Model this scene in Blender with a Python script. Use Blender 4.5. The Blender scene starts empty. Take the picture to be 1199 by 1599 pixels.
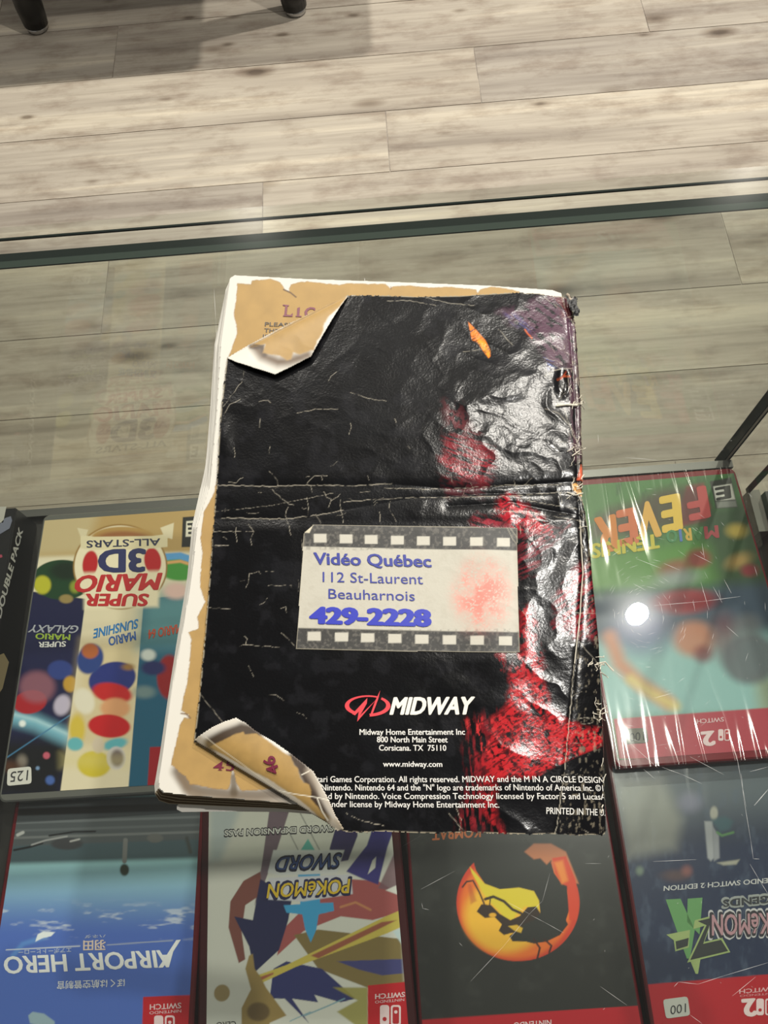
import bpy, bmesh, math, random
import numpy as np
from mathutils import Matrix, Vector

C = bpy.context.scene.collection
rnd = random.Random(7)

# ------------------------------------------------------------------ camera
F, PITCH, ROLL, YAW = 1201.0, 66.869, -7.423, 3.7      # focal length in pixels of the 1199 wide frame
CZ = 1.10                                             # camera height over the floor
GT = 0.879                                            # top face of the counter glass
p_, r_, y_ = math.radians(PITCH), math.radians(ROLL), math.radians(YAW)
Rz = np.array([[math.cos(y_), -math.sin(y_), 0], [math.sin(y_), math.cos(y_), 0], [0, 0, 1]])
_f = np.array([0, math.cos(p_), -math.sin(p_)]); _u = np.array([0, math.sin(p_), math.cos(p_)]); _r = np.array([1., 0, 0])
FW = Rz @ _f
RT = Rz @ (_r * math.cos(r_) + _u * math.sin(r_))
UP = Rz @ (-_r * math.sin(r_) + _u * math.cos(r_))
EYE = np.array([0, 0, CZ])
cd = bpy.data.cameras.new('camera'); cam = bpy.data.objects.new('camera', cd); C.objects.link(cam)
M = Matrix.Identity(4)
for i in range(3):
    M[i][0] = RT[i]; M[i][1] = UP[i]; M[i][2] = -FW[i]; M[i][3] = EYE[i]
cam.matrix_world = M
cd.sensor_fit = 'HORIZONTAL'; cd.sensor_width = 36; cd.lens = 36 * F / 1199; cd.clip_start = 0.01
bpy.context.scene.camera = cam

# ------------------------------------------------------------------ light and exposure
vs = bpy.context.scene.view_settings
vs.view_transform = 'Standard'; vs.look = 'None'; vs.gamma = 1.0; vs.use_curve_mapping = False
vs.exposure = 0.0
world = bpy.data.worlds.new('world'); bpy.context.scene.world = world; world.use_nodes = True
bg = world.node_tree.nodes['Background']; bg.inputs[0].default_value = (1.0, .97, .90, 1); bg.inputs[1].default_value = 0.20
def disc_lamp(name, loc, target, size, power, color=(1, .95, .86), spread=180):
    l = bpy.data.lights.new(name, 'AREA'); l.shape = 'DISK'; l.size = size; l.energy = power; l.color = color
    l.spread = math.radians(spread)
    o = bpy.data.objects.new(name, l); C.objects.link(o); o.location = loc
    o.rotation_euler = (Vector(target) - Vector(loc)).to_track_quat('-Z', 'Y').to_euler()
    return o
LH = .60
disc_lamp('counter_spot', (.299 * (LH + .221), .257 * (LH + .221), GT + LH), (.0, .1, GT), .021, 2.45, (1, .97, .91))
disc_lamp('unseen_aisle_light', (.41, 1.06, 2.6), (.45, 1.25, 0), .05, 18)
disc_lamp('unseen_aisle_light', (1.25, 2.05, 2.6), (.55, 1.35, 0), .07, 50)  # unseen lamp added to brighten the floor from the right
disc_lamp('unseen_aisle_light', (-.45, 2.05, 2.6), (-.3, 1.2, 0), .07, 38)  # another unseen lamp, added to light the floor on the left

# ------------------------------------------------------------------ geometry helpers
def rays(px, py):
    px = np.asarray(px, float); py = np.asarray(py, float)
    return ((px - 599.5) / F)[..., None] * RT - ((py - 799.5) / F)[..., None] * UP + FW
def at(px, py, z):                     # point of the horizontal plane z that the photo shows at (px, py)
    d = rays(px, py); return EYE + d * ((z - CZ) / d[..., 2])[..., None]
def on_plane(px, py, P, n):
    d = rays(px, py); return EYE + d * (((P - EYE) @ n) / (d @ n))[..., None]
def to_px(P):
    q = P - EYE; z = q @ FW
    return 599.5 + F * (q @ RT) / z, 799.5 - F * (q @ UP) / z
def lin(c):
    c = np.asarray(c, float) / 255.
    return np.where(c <= .04045, c / 12.92, ((c + .055) / 1.055) ** 2.4)

def link(name, me, mat=None, parent=None):
    o = bpy.data.objects.new(name, me); C.objects.link(o)
    if mat is not None:
        for m in (mat if isinstance(mat, (list, tuple)) else [mat]): me.materials.append(m)
    if parent is not None: o.parent = parent
    return o
def obj(name, bm, mat, parent=None, smooth=False):
    me = bpy.data.meshes.new(name)
    if smooth:
        for f in bm.faces: f.smooth = True
    bm.to_mesh(me); bm.free()
    return link(name, me, mat, parent)
def tag(o, label, cat, group=None, kind=None):
    o['label'] = label
    if cat: o['category'] = cat
    if group: o['group'] = group
    if kind: o['kind'] = kind
    return o
def thing(name, label, cat, loc=(0, 0, 0), group=None):
    o = bpy.data.objects.new(name, None); C.objects.link(o); o.location = loc; o.empty_display_size = .02
    return tag(o, label, cat, group)
def box(bm, x0, x1, y0, y1, z0, z1, mi=0):
    v = [bm.verts.new(q) for q in ((x0, y0, z0), (x1, y0, z0), (x1, y1, z0), (x0, y1, z0), (x0, y0, z1), (x1, y0, z1), (x1, y1, z1), (x0, y1, z1))]
    fs = []
    for q in ((3, 2, 1, 0), (4, 5, 6, 7), (0, 1, 5, 4), (1, 2, 6, 5), (2, 3, 7, 6), (3, 0, 4, 7)):
        f = bm.faces.new([v[i] for i in q]); f.material_index = mi; fs.append(f)
    return fs
def prism(bm, pts, z0, z1, mi=0):      # pts: world xy outline, counter-clockwise or not
    a = [bm.verts.new((q[0], q[1], z0)) for q in pts]; b = [bm.verts.new((q[0], q[1], z1)) for q in pts]
    n = len(pts)
    bm.faces.new(b).material_index = mi; bm.faces.new(a[::-1]).material_index = mi
    for i in range(n): bm.faces.new((a[i], a[(i + 1) % n], b[(i + 1) % n], b[i])).material_index = mi
def tube(bm, path, rad, seg=6):
    path = [Vector(q) for q in path]; rings = []
    for i, q in enumerate(path):
        t = (path[min(i + 1, len(path) - 1)] - path[max(i - 1, 0)]).normalized()
        a = t.orthogonal().normalized(); b = t.cross(a)
        rr = rad[i] if isinstance(rad, (list, tuple)) else rad
        rings.append([bm.verts.new(q + (a * math.cos(2 * math.pi * k / seg) + b * math.sin(2 * math.pi * k / seg)) * rr) for k in range(seg)])
    for r0, r1 in zip(rings, rings[1:]):
        for k in range(seg): bm.faces.new((r0[k], r0[(k + 1) % seg], r1[(k + 1) % seg], r1[k]))
    bm.faces.new(rings[0][::-1]); bm.faces.new(rings[-1])
def lathe(bm, prof, cx, cy, seg=28):
    rings = [[bm.verts.new((cx + r * math.cos(2 * math.pi * k / seg), cy + r * math.sin(2 * math.pi * k / seg), z)) for k in range(seg)] for r, z in prof]
    for r0, r1 in zip(rings, rings[1:]):
        for k in range(seg): bm.faces.new((r0[k], r0[(k + 1) % seg], r1[(k + 1) % seg], r1[k]))
    bm.faces.new(rings[0][::-1]); bm.faces.new(rings[-1])
def grid_mesh(name, P, keep=None, cols=None):   # P: (ny,nx,3) points; keep: (ny-1,nx-1) faces
    ny, nx = P.shape[:2]
    idx = np.arange(ny * nx).reshape(ny, nx)
    q = np.stack([idx[:-1, :-1], idx[:-1, 1:], idx[1:, 1:], idx[1:, :-1]], -1).reshape(-1, 4)
    if keep is not None: q = q[keep.reshape(-1)]
    used = np.unique(q); remap = -np.ones(ny * nx, int); remap[used] = np.arange(len(used))
    q = remap[q]; V = P.reshape(-1, 3)[used]
    me = bpy.data.meshes.new(name)
    me.vertices.add(len(V)); me.vertices.foreach_set('co', V.astype(np.float32).ravel())
    me.loops.add(q.size); me.loops.foreach_set('vertex_index', q.astype(np.int32).ravel())
    me.polygons.add(len(q)); me.polygons.foreach_set('loop_start', np.arange(0, q.size, 4, dtype=np.int32))
    me.polygons.foreach_set('use_smooth', np.ones(len(q), bool))
    if cols is not None:
        at_ = me.attributes.new('print', 'FLOAT_COLOR', 'POINT')
        c4 = np.ones((len(V), 4), np.float32); c4[:, :3] = cols.reshape(-1, 3)[used]
        at_.data.foreach_set('color', c4.ravel())
    me.update(); me.validate()
    return me

# ------------------------------------------------------------------ noise and painter (colours of printed matter, vertex by vertex)
def _h(ix, iy, s):
    n = (ix.astype(np.int64) * 374761393 + iy.astype(np.int64) * 668265263 + s * 1442695041) & 0xffffffff
    n = ((n ^ (n >> 13)) * 1274126177) & 0xffffffff
    n = ((n ^ (n >> 16)) * 2246822519) & 0xffffffff
    return ((n ^ (n >> 15)) & 0xffffff) / float(0xffffff)
def vn(x, y, s=0):
    ix = np.floor(x); iy = np.floor(y); fx = x - ix; fy = y - iy
    fx = fx * fx * fx * (fx * (fx * 6 - 15) + 10); fy = fy * fy * fy * (fy * (fy * 6 - 15) + 10)
    a = _h(ix, iy, s); b = _h(ix + 1, iy, s); c = _h(ix, iy + 1, s); d = _h(ix + 1, iy + 1, s)
    return a + (b - a) * fx + (c - a) * fy + (a - b - c + d) * fx * fy
def fbm(x, y, s=0, o=4):
    r = 0; w = 0
    for k in range(o): r = r + vn(x * 2 ** k, y * 2 ** k, s + 17 * k) * .5 ** k; w += .5 ** k
    return r / w
def inside(X, Y, pts):
    r = np.zeros(X.shape, bool); n = len(pts)
    for i in range(n):
        x0, y0 = pts[i]; x1, y1 = pts[(i + 1) % n]
        if y0 == y1: continue
        r ^= ((y0 > Y) != (y1 > Y)) & (X < (x1 - x0) * (Y - y0) / (y1 - y0) + x0)
    return r
def seg_dist(X, Y, pts, close=False):
    d = np.full(X.shape, 1e9)
    for (x0, y0), (x1, y1) in zip(pts, list(pts[1:]) + ([pts[0]] if close else [])):
        dx, dy = x1 - x0, y1 - y0; L = dx * dx + dy * dy + 1e-12
        t = np.clip(((X - x0) * dx + (Y - y0) * dy) / L, 0, 1)
        d = np.minimum(d, np.hypot(X - x0 - t * dx, Y - y0 - t * dy))
    return d
def sstep(t): t = np.clip(t, 0, 1); return t * t * (3 - 2 * t)
class Art:
    def __init__(s, X, Y, base):
        s.sf = 1.0; s.X, s.Y = X, Y; s.c = np.zeros(X.shape + (3,)) + lin(base); s.z = lambda q: q
    def zoom(s, ox, oy, k): s.z = lambda q: [(ox + a * k, oy + b * k) for a, b in q]; s.k = k
    def mix(s, col, m, sl=None):
        col = lin(col)
        if sl is None: s.c = s.c * (1 - m[..., None]) + col * m[..., None]
        else: s.c[sl] = s.c[sl] * (1 - m[..., None]) + col * m[..., None]
    def win(s, pts, pad):
        xs = [q[0] for q in pts]; ys = [q[1] for q in pts]
        m = (s.X > min(xs) - pad) & (s.X < max(xs) + pad) & (s.Y > min(ys) - pad) & (s.Y < max(ys) + pad)
        rr = np.where(m.any(1))[0]; cc = np.where(m.any(0))[0]
        if len(rr) == 0 or len(cc) == 0: return None
        return (slice(rr[0], rr[-1] + 1), slice(cc[0], cc[-1] + 1))
    def polymask(s, pts, soft=1.0, wob=0, wsc=8, seed=1):
        w = s.win(pts, soft * 2 + wob * 2 + 2)
        if w is None: return None, None
        X, Y = s.X[w], s.Y[w]
        if wob: X, Y = X + (fbm(X / wsc, Y / wsc, seed) - .5) * 2 * wob, Y + (fbm(X / wsc, Y / wsc, seed + 5) - .5) * 2 * wob
        ins = inside(X, Y, pts); d = seg_dist(X, Y, pts, True)
        return w, sstep(.5 + np.where(ins, d, -d) / (2 * soft))
    def poly(s, pts, col, soft=1.0, a=1.0, wob=0, wsc=8, seed=1):
        w, m = s.polymask(s.z(pts), max(soft * max(getattr(s, "k", 1), .6) * s.sf, .7), wob, wsc, seed)
        if w is not None: s.mix(col, m * a, w)
    def ell(s, cx, cy, rx, ry, col, soft=1.0, a=1.0, rot=0):
        (cx, cy), = s.z([(cx, cy)]); k = getattr(s, 'k', 1); rx *= k; ry *= k; soft = max(soft * max(k, .6) * s.sf, .7)
        w = s.win([(cx - rx - ry, cy - rx - ry), (cx + rx + ry, cy + rx + ry)], soft * 2)
        if w is None: return
        t = math.radians(rot); dx, dy = s.X[w] - cx, s.Y[w] - cy
        u = dx * math.cos(t) + dy * math.sin(t); v = -dx * math.sin(t) + dy * math.cos(t)
        d = (1 - np.hypot(u / rx, v / ry)) * min(rx, ry)
        s.mix(col, sstep(.5 + d / (2 * soft)) * a, w)
    def line(s, pts, wd, col, soft=.7, a=1.0):
        k = getattr(s, 'k', 1); wd *= k; soft = max(soft * max(k, .6) * s.sf, .7); pts = s.z(pts); w = s.win(pts, wd + soft * 2 + 2)
        if w is None: return
        d = seg_dist(s.X[w], s.Y[w], pts)
        s.mix(col, sstep(.5 + (wd / 2 - d) / (2 * soft)) * a, w)

# ------------------------------------------------------------------ lettering
def _curve_mesh(txt, bold, shear):
    cu = bpy.data.curves.new('t', 'FONT'); cu.body = txt; cu.offset = bold; cu.resolution_u = 3; cu.shear = shear
    o = bpy.data.objects.new('t', cu); me = o.to_mesh()
    V = np.array([v.co[:2] for v in me.vertices]); fs = [tuple(q.vertices) for q in me.polygons]
    o.to_mesh_clear(); bpy.data.objects.remove(o); bpy.data.curves.remove(cu)
    return V, fs
_cap = None
def text_uv(txt, bold=0.0, shear=0.0):   # unit-width, unit-cap-height lettering
    global _cap
    if _cap is None: _cap = _curve_mesh('H', 0, 0)[0][:, 1].max()
    V0, f0 = _curve_mesh(txt, 0, shear); n0 = len(V0); V = []; fs = []
    offs = [(0, 0)] if bold <= 0 else [(0, 0)] + [(math.cos(2 * math.pi * j / m + .3) * bold * q, .6 * math.sin(2 * math.pi * j / m + .3) * bold * q) for m, q in (((6, 1.),) if bold < .025 else ((12, 1.), (6, .5))) for j in range(m)]
    for k, d in enumerate(offs):               # overprinted a hair apart to thicken the strokes
        V.append(np.concatenate([V0 + np.array(d), np.full((n0, 1), k * 3e-6)], 1)); fs += [tuple(i + n0 * k for i in q) for q in f0]
    V = np.concatenate(V)
    x0, x1 = V[:, 0].min(), V[:, 0].max()
    V = np.stack([(V[:, 0] - x0) / (x1 - x0), V[:, 1] / _cap, V[:, 2]], -1)
    return V, fs
def mesh_from(name, V, fs):
    me = bpy.data.meshes.new(name); me.from_pydata([tuple(q) for q in V], [], fs); me.update(); return me
_inks = {}
def ink(rgb, rough=.45):
    k = tuple(rgb)
    if k not in _inks: _inks[k] = principled('ink', lin(rgb), rough)
    return _inks[k]

# ------------------------------------------------------------------ materials
def principled(name, col, rough=.5, **kw):
    m = bpy.data.materials.new(name); m.use_nodes = True; b = m.node_tree.nodes['Principled BSDF']
    b.inputs['Base Color'].default_value = (*[float(c) for c in col[:3]], 1); b.inputs['Roughness'].default_value = rough
    for k, v in kw.items(): b.inputs[k.replace('_', ' ')].default_value = v
    return m
def print_mat(name, rough=.4, bump=0, bscale=900, **kw):
    m = principled(name, (1, 1, 1), rough, **kw); nt = m.node_tree; b = nt.nodes['Principled BSDF']
    a = nt.nodes.new('ShaderNodeAttribute'); a.attribute_name = 'print'; nt.links.new(a.outputs['Color'], b.inputs['Base Color'])
    if bump:
        tc = nt.nodes.new('ShaderNodeTexCoord'); n = nt.nodes.new('ShaderNodeTexNoise'); n.inputs['Scale'].default_value = bscale; n.inputs['Detail'].default_value = 4
        bp = nt.nodes.new('ShaderNodeBump'); bp.inputs['Strength'].default_value = bump; bp.inputs['Distance'].default_value = .0005
        nt.links.new(tc.outputs['Object'], n.inputs['Vector']); nt.links.new(n.outputs['Fac'], bp.inputs['Height']); nt.links.new(bp.outputs['Normal'], b.inputs['Normal'])
    return m
def clear_mat(name, tint, base_refl=.04, rough=0.0, haze=0.0, haze_rough=.2):
    m = bpy.data.materials.new(name); m.use_nodes = True; nt = m.node_tree; nt.nodes.clear()
    N = nt.nodes.new; L = nt.links.new
    out = N('ShaderNodeOutputMaterial'); tr = N('ShaderNodeBsdfTransparent'); tr.inputs[0].default_value = (*tint, 1)
    gl = N('ShaderNodeBsdfGlossy'); gl.inputs['Roughness'].default_value = rough
    lw = N('ShaderNodeLayerWeight'); lw.inputs['Blend'].default_value = .5
    pw = N('ShaderNodeMath'); pw.operation = 'POWER'; pw.inputs[1].default_value = 5; L(lw.outputs['Facing'], pw.inputs[0])
    mu = N('ShaderNodeMath'); mu.operation = 'MULTIPLY_ADD'; mu.inputs[1].default_value = 1 - base_refl; mu.inputs[2].default_value = base_refl; L(pw.outputs[0], mu.inputs[0])
    mx = N('ShaderNodeMixShader'); L(mu.outputs[0], mx.inputs[0]); L(tr.outputs[0], mx.inputs[1]); L(gl.outputs[0], mx.inputs[2])
    last = mx
    if haze:
        g2 = N('ShaderNodeBsdfGlossy'); g2.inputs['Roughness'].default_value = haze_rough
        m2 = N('ShaderNodeMixShader'); m2.inputs[0].default_value = haze; L(mx.outputs[0], m2.inputs[1]); L(g2.outputs[0], m2.inputs[2]); last = m2
    L(last.outputs[0], out.inputs[0])
    return m

glass_top_m = clear_mat('counter_glass', (.955, .968, .948), .042, 0, .0015, .14)
glass_pane_m = clear_mat('pane_glass', (.90, .912, .868), .05)
edge_dark = principled('glass_edge_dark', (.005, .011, .009), .6, Specular_IOR_Level=.08)
edge_green = principled('glass_edge_green', (.030, .044, .037), .6, Specular_IOR_Level=.08)
film_m = clear_mat('shrink_film', (.95, .95, .95), .04, .11)
paper_m = principled('page_paper', (.62, .60, .54), .7)
black_m = principled('black_plastic', (.006, .006, .006), .35)
metal_m = principled('glide_metal', (.5, .5, .5), .25, Metallic=1.0)

# ------------------------------------------------------------------ the floor: plank by plank in one mesh
def floor_mat():
    m = principled('floor_planks', (.5, .45, .38), .5); nt = m.node_tree; b = nt.nodes['Principled BSDF']; N = nt.nodes.new; L = nt.links.new
    tc = N('ShaderNodeTexCoord'); at_ = N('ShaderNodeAttribute'); at_.attribute_name = 'plank'
    off = N('ShaderNodeVectorMath'); off.operation = 'MULTIPLY_ADD'; off.inputs[1].default_value = (7, 3, 5); L(at_.outputs['Vector'], off.inputs[0]); L(tc.outputs['Object'], off.inputs[2])
    def mp(sx, sy):
        q = N('ShaderNodeMapping'); q.inputs['Scale'].default_value = (sx, sy, 1); L(off.outputs[0], q.inputs[0]); return q
    def noise(q, sc, det, ro=.6):
        n = N('ShaderNodeTexNoise'); n.inputs['Scale'].default_value = sc; n.inputs['Detail'].default_value = det; n.inputs['Roughness'].default_value = ro; L(q.outputs[0], n.inputs['Vector']); return n
    def ramp(src, stops):
        r = N('ShaderNodeValToRGB'); e = r.color_ramp.elements
        while len(e) < len(stops): e.new(.5)
        for el, (ps, c) in zip(e, stops): el.position = ps; el.color = (*c, 1)
        L(src, r.inputs[0]); return r
    def mixc(mode, fac, a, bb):
        x = N('ShaderNodeMix'); x.data_type = 'RGBA'; x.blend_type = mode
        if isinstance(fac, float): x.inputs[0].default_value = fac
        else: L(fac, x.inputs[0])
        L(a, x.inputs[6]); L(bb, x.inputs[7]); return x
    bands = noise(mp(.45, 8), 2.2, 3)            # broad pale and grey strips along the plank
    c0 = ramp(bands.outputs['Fac'], [(.30, (.30, .262, .222)), (.45, (.44, .395, .335)), (.56, (.50, .455, .385)), (.70, (.66, .60, .49))])
    grain = noise(mp(1.6, 42), 3, 6, .7)
    g = ramp(grain.outputs['Fac'], [(.30, (.70, .68, .66)), (.55, (1, 1, 1))])
    c1 = mixc('MULTIPLY', .75, c0.outputs[0], g.outputs[0])
    blot = noise(mp(5, 11), 2, 5, .65)
    bl = ramp(blot.outputs['Fac'], [(.33, (.66, .60, .57)), (.52, (1, 1, 1))])
    c2 = mixc('MULTIPLY', .8, c1.outputs[2], bl.outputs[0])
    vo = N('ShaderNodeTexVoronoi'); vo.inputs['Scale'].default_value = 1.0; vo.inputs['Randomness'].default_value = 1.0; L(mp(3.6, 9).outputs[0], vo.inputs['Vector'])
    kn = ramp(vo.outputs['Distance'], [(.05, (.22, .17, .14)), (.10, (.62, .57, .53)), (.17, (1, 1, 1))])
    c3 = mixc('MULTIPLY', .9, c2.outputs[2], kn.outputs[0])
    vo2 = N('ShaderNodeTexVoronoi'); vo2.inputs['Scale'].default_value = 1.0; L(mp(4.6, 11.5).outputs[0], vo2.inputs['Vector'])
    kn2 = ramp(vo2.outputs['Distance'], [(.035, (.30, .25, .21)), (.075, (.80, .77, .74)), (.11, (1, 1, 1))])
    c3 = mixc('MULTIPLY', .85, c3.outputs[2], kn2.outputs[0])
    tone = ramp(at_.outputs['Fac'], [(0, (.80, .79, .80)), (1, (1.06, 1.04, 1.0))])
    c4 = mixc('MULTIPLY', 1.0, c3.outputs[2], tone.outputs[0])
    L(c4.outputs[2], b.inputs['Base Color'])
    return m
bm = bmesh.new(); lay = bm.faces.layers.float_vector.new('plank_f'); PW = .163
shift = {0: -.51, 1: -.225, 2: .020, 3: .212, 4: -.545, 5: .3}
planks = []
for row in range(-14, 14):
    y0 = .848 + row * PW; base = shift.get(row, (row * .437) % 1.12 - .5)
    for k in range(-3, 4):
        x0 = base + k * 1.12
        if x0 > 2.6 or x0 + 1.12 < -2.6: continue
        planks.append((x0, x0 + 1.12, y0, y0 + PW))
g = .0009
cols = []
for (x0, x1, y0, y1) in planks:
    box(bm, x0 + g, x1 - g, y0 + g, y1 - g, -.008, 0); cols += [rnd.random()] * 24
box(bm, -3.6, 3.8, -1.6, 3.3, -.03, -.0012, 0); cols += [0.0] * 24
floor = obj('floor', bm, floor_mat()); floor['kind'] = 'structure'; floor['label'] = 'whitewashed grey beige wood plank floor'
a = floor.data.attributes.new('plank', 'FLOAT_COLOR', 'CORNER')
cc = np.ones((len(cols), 4), np.float32); cc[:, :3] = np.array(cols)[:, None]; a.data.foreach_set('color', cc.ravel())

bm = bmesh.new(); box(bm, -3.6, 3.8, 3.3, 3.4, 0, 2.9)
wb = obj('wall_back', bm, principled('wall_paint', (.62, .60, .56), .8)); wb['kind'] = 'structure'; wb['label'] = 'plain pale shop wall'

# ------------------------------------------------------------------ the glass counter
SH = CZ - .448                                # shelf top
GU = GT - .006                                # underside of the counter glass
PY0, PY1 = .2095, .2165                       # front pane, inner and outer face
CX = .2055                                    # right-hand corner, inner faces
counter = thing('display_counter', 'glass topped display counter that the worn booklet lies on', 'counter', (0, -.1, 0))
counter_o = Vector((0, -.1, 0))
def cpart(name, bm, mat, parent=counter, smooth=False):
    for v in bm.verts: v.co -= counter_o
    return obj(name, bm, mat, parent, smooth)
XL, YN = -.95, -.42
bm = bmesh.new()
box(bm, XL, CX + .02, YN, .2235, GU, GT)
for f in bm.faces:                            # ground edges are dark, the lower arris most of all
    pass
gt = cpart('glass_top', bm, [glass_top_m])
bm = bmesh.new(); box(bm, XL, CX + .02, .2226, .2235, GU - .0002, GU + .0006)
cpart('ground_edge', bm, edge_dark)
bm = bmesh.new(); box(bm, XL, CX, PY0, PY1, SH - .012, GU - .0012, 0)
cpart('front_pane', bm, glass_pane_m)
bm = bmesh.new(); box(bm, XL, CX, PY0, PY0 + .0032, GU - .0011, GU - .0004, 0); cpart('pane_edge', bm, edge_green)
bm = bmesh.new(); box(bm, XL, CX, PY0 + .0032, PY1, GU - .0011, GU - .0004, 0); cpart('pane_edge', bm, edge_dark)
bm = bmesh.new(); box(bm, CX + .0035, CX + .0095, YN, PY1, SH - .012, GU - .0012, 0)
cpart('side_pane', bm, glass_pane_m)
bm = bmesh.new(); box(bm, CX + .0035, CX + .0095, YN, PY0, GU - .0011, GU - .0004, 0); cpart('pane_edge', bm, edge_green)
bm = bmesh.new(); box(bm, CX - .0005, CX + .0002, PY0, PY1, SH - .012, GU - .0012); cpart('pane_edge', bm, edge_dark)
bm = bmesh.new(); box(bm, CX + .0033, CX + .0040, PY0 + .001, PY1, SH - .012, GU - .0012); cpart('pane_edge', bm, edge_dark)
bm = bmesh.new(); box(bm, CX + .0006, CX + .0028, PY0 + .001, PY1 - .001, SH - .012, GU - .0012)
cpart('silicone_bead', bm, principled('silicone', (.50, .46, .40), .4))
shelf_m = principled('shelf_dark', (.022, .021, .020), .45)
bm = bmesh.new(); box(bm, XL, CX + .003, YN, PY0 - .001, SH - .012, SH); cpart('shelf', bm, shelf_m)
bm = bmesh.new(); box(bm, XL, CX + .003, PY0 - .0062, PY0 - .0012, SH + .0001, SH + .004); cpart('pane_channel', bm, principled('channel_grey', (.16, .16, .155), .35, Metallic=.6))
bm = bmesh.new(); box(bm, XL + .03, CX - .03, YN + .03, PY0 - .03, 0, SH - .012); cpart('base_cabinet', bm, principled('cabinet_dark', (.03, .028, .026), .5))

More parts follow.
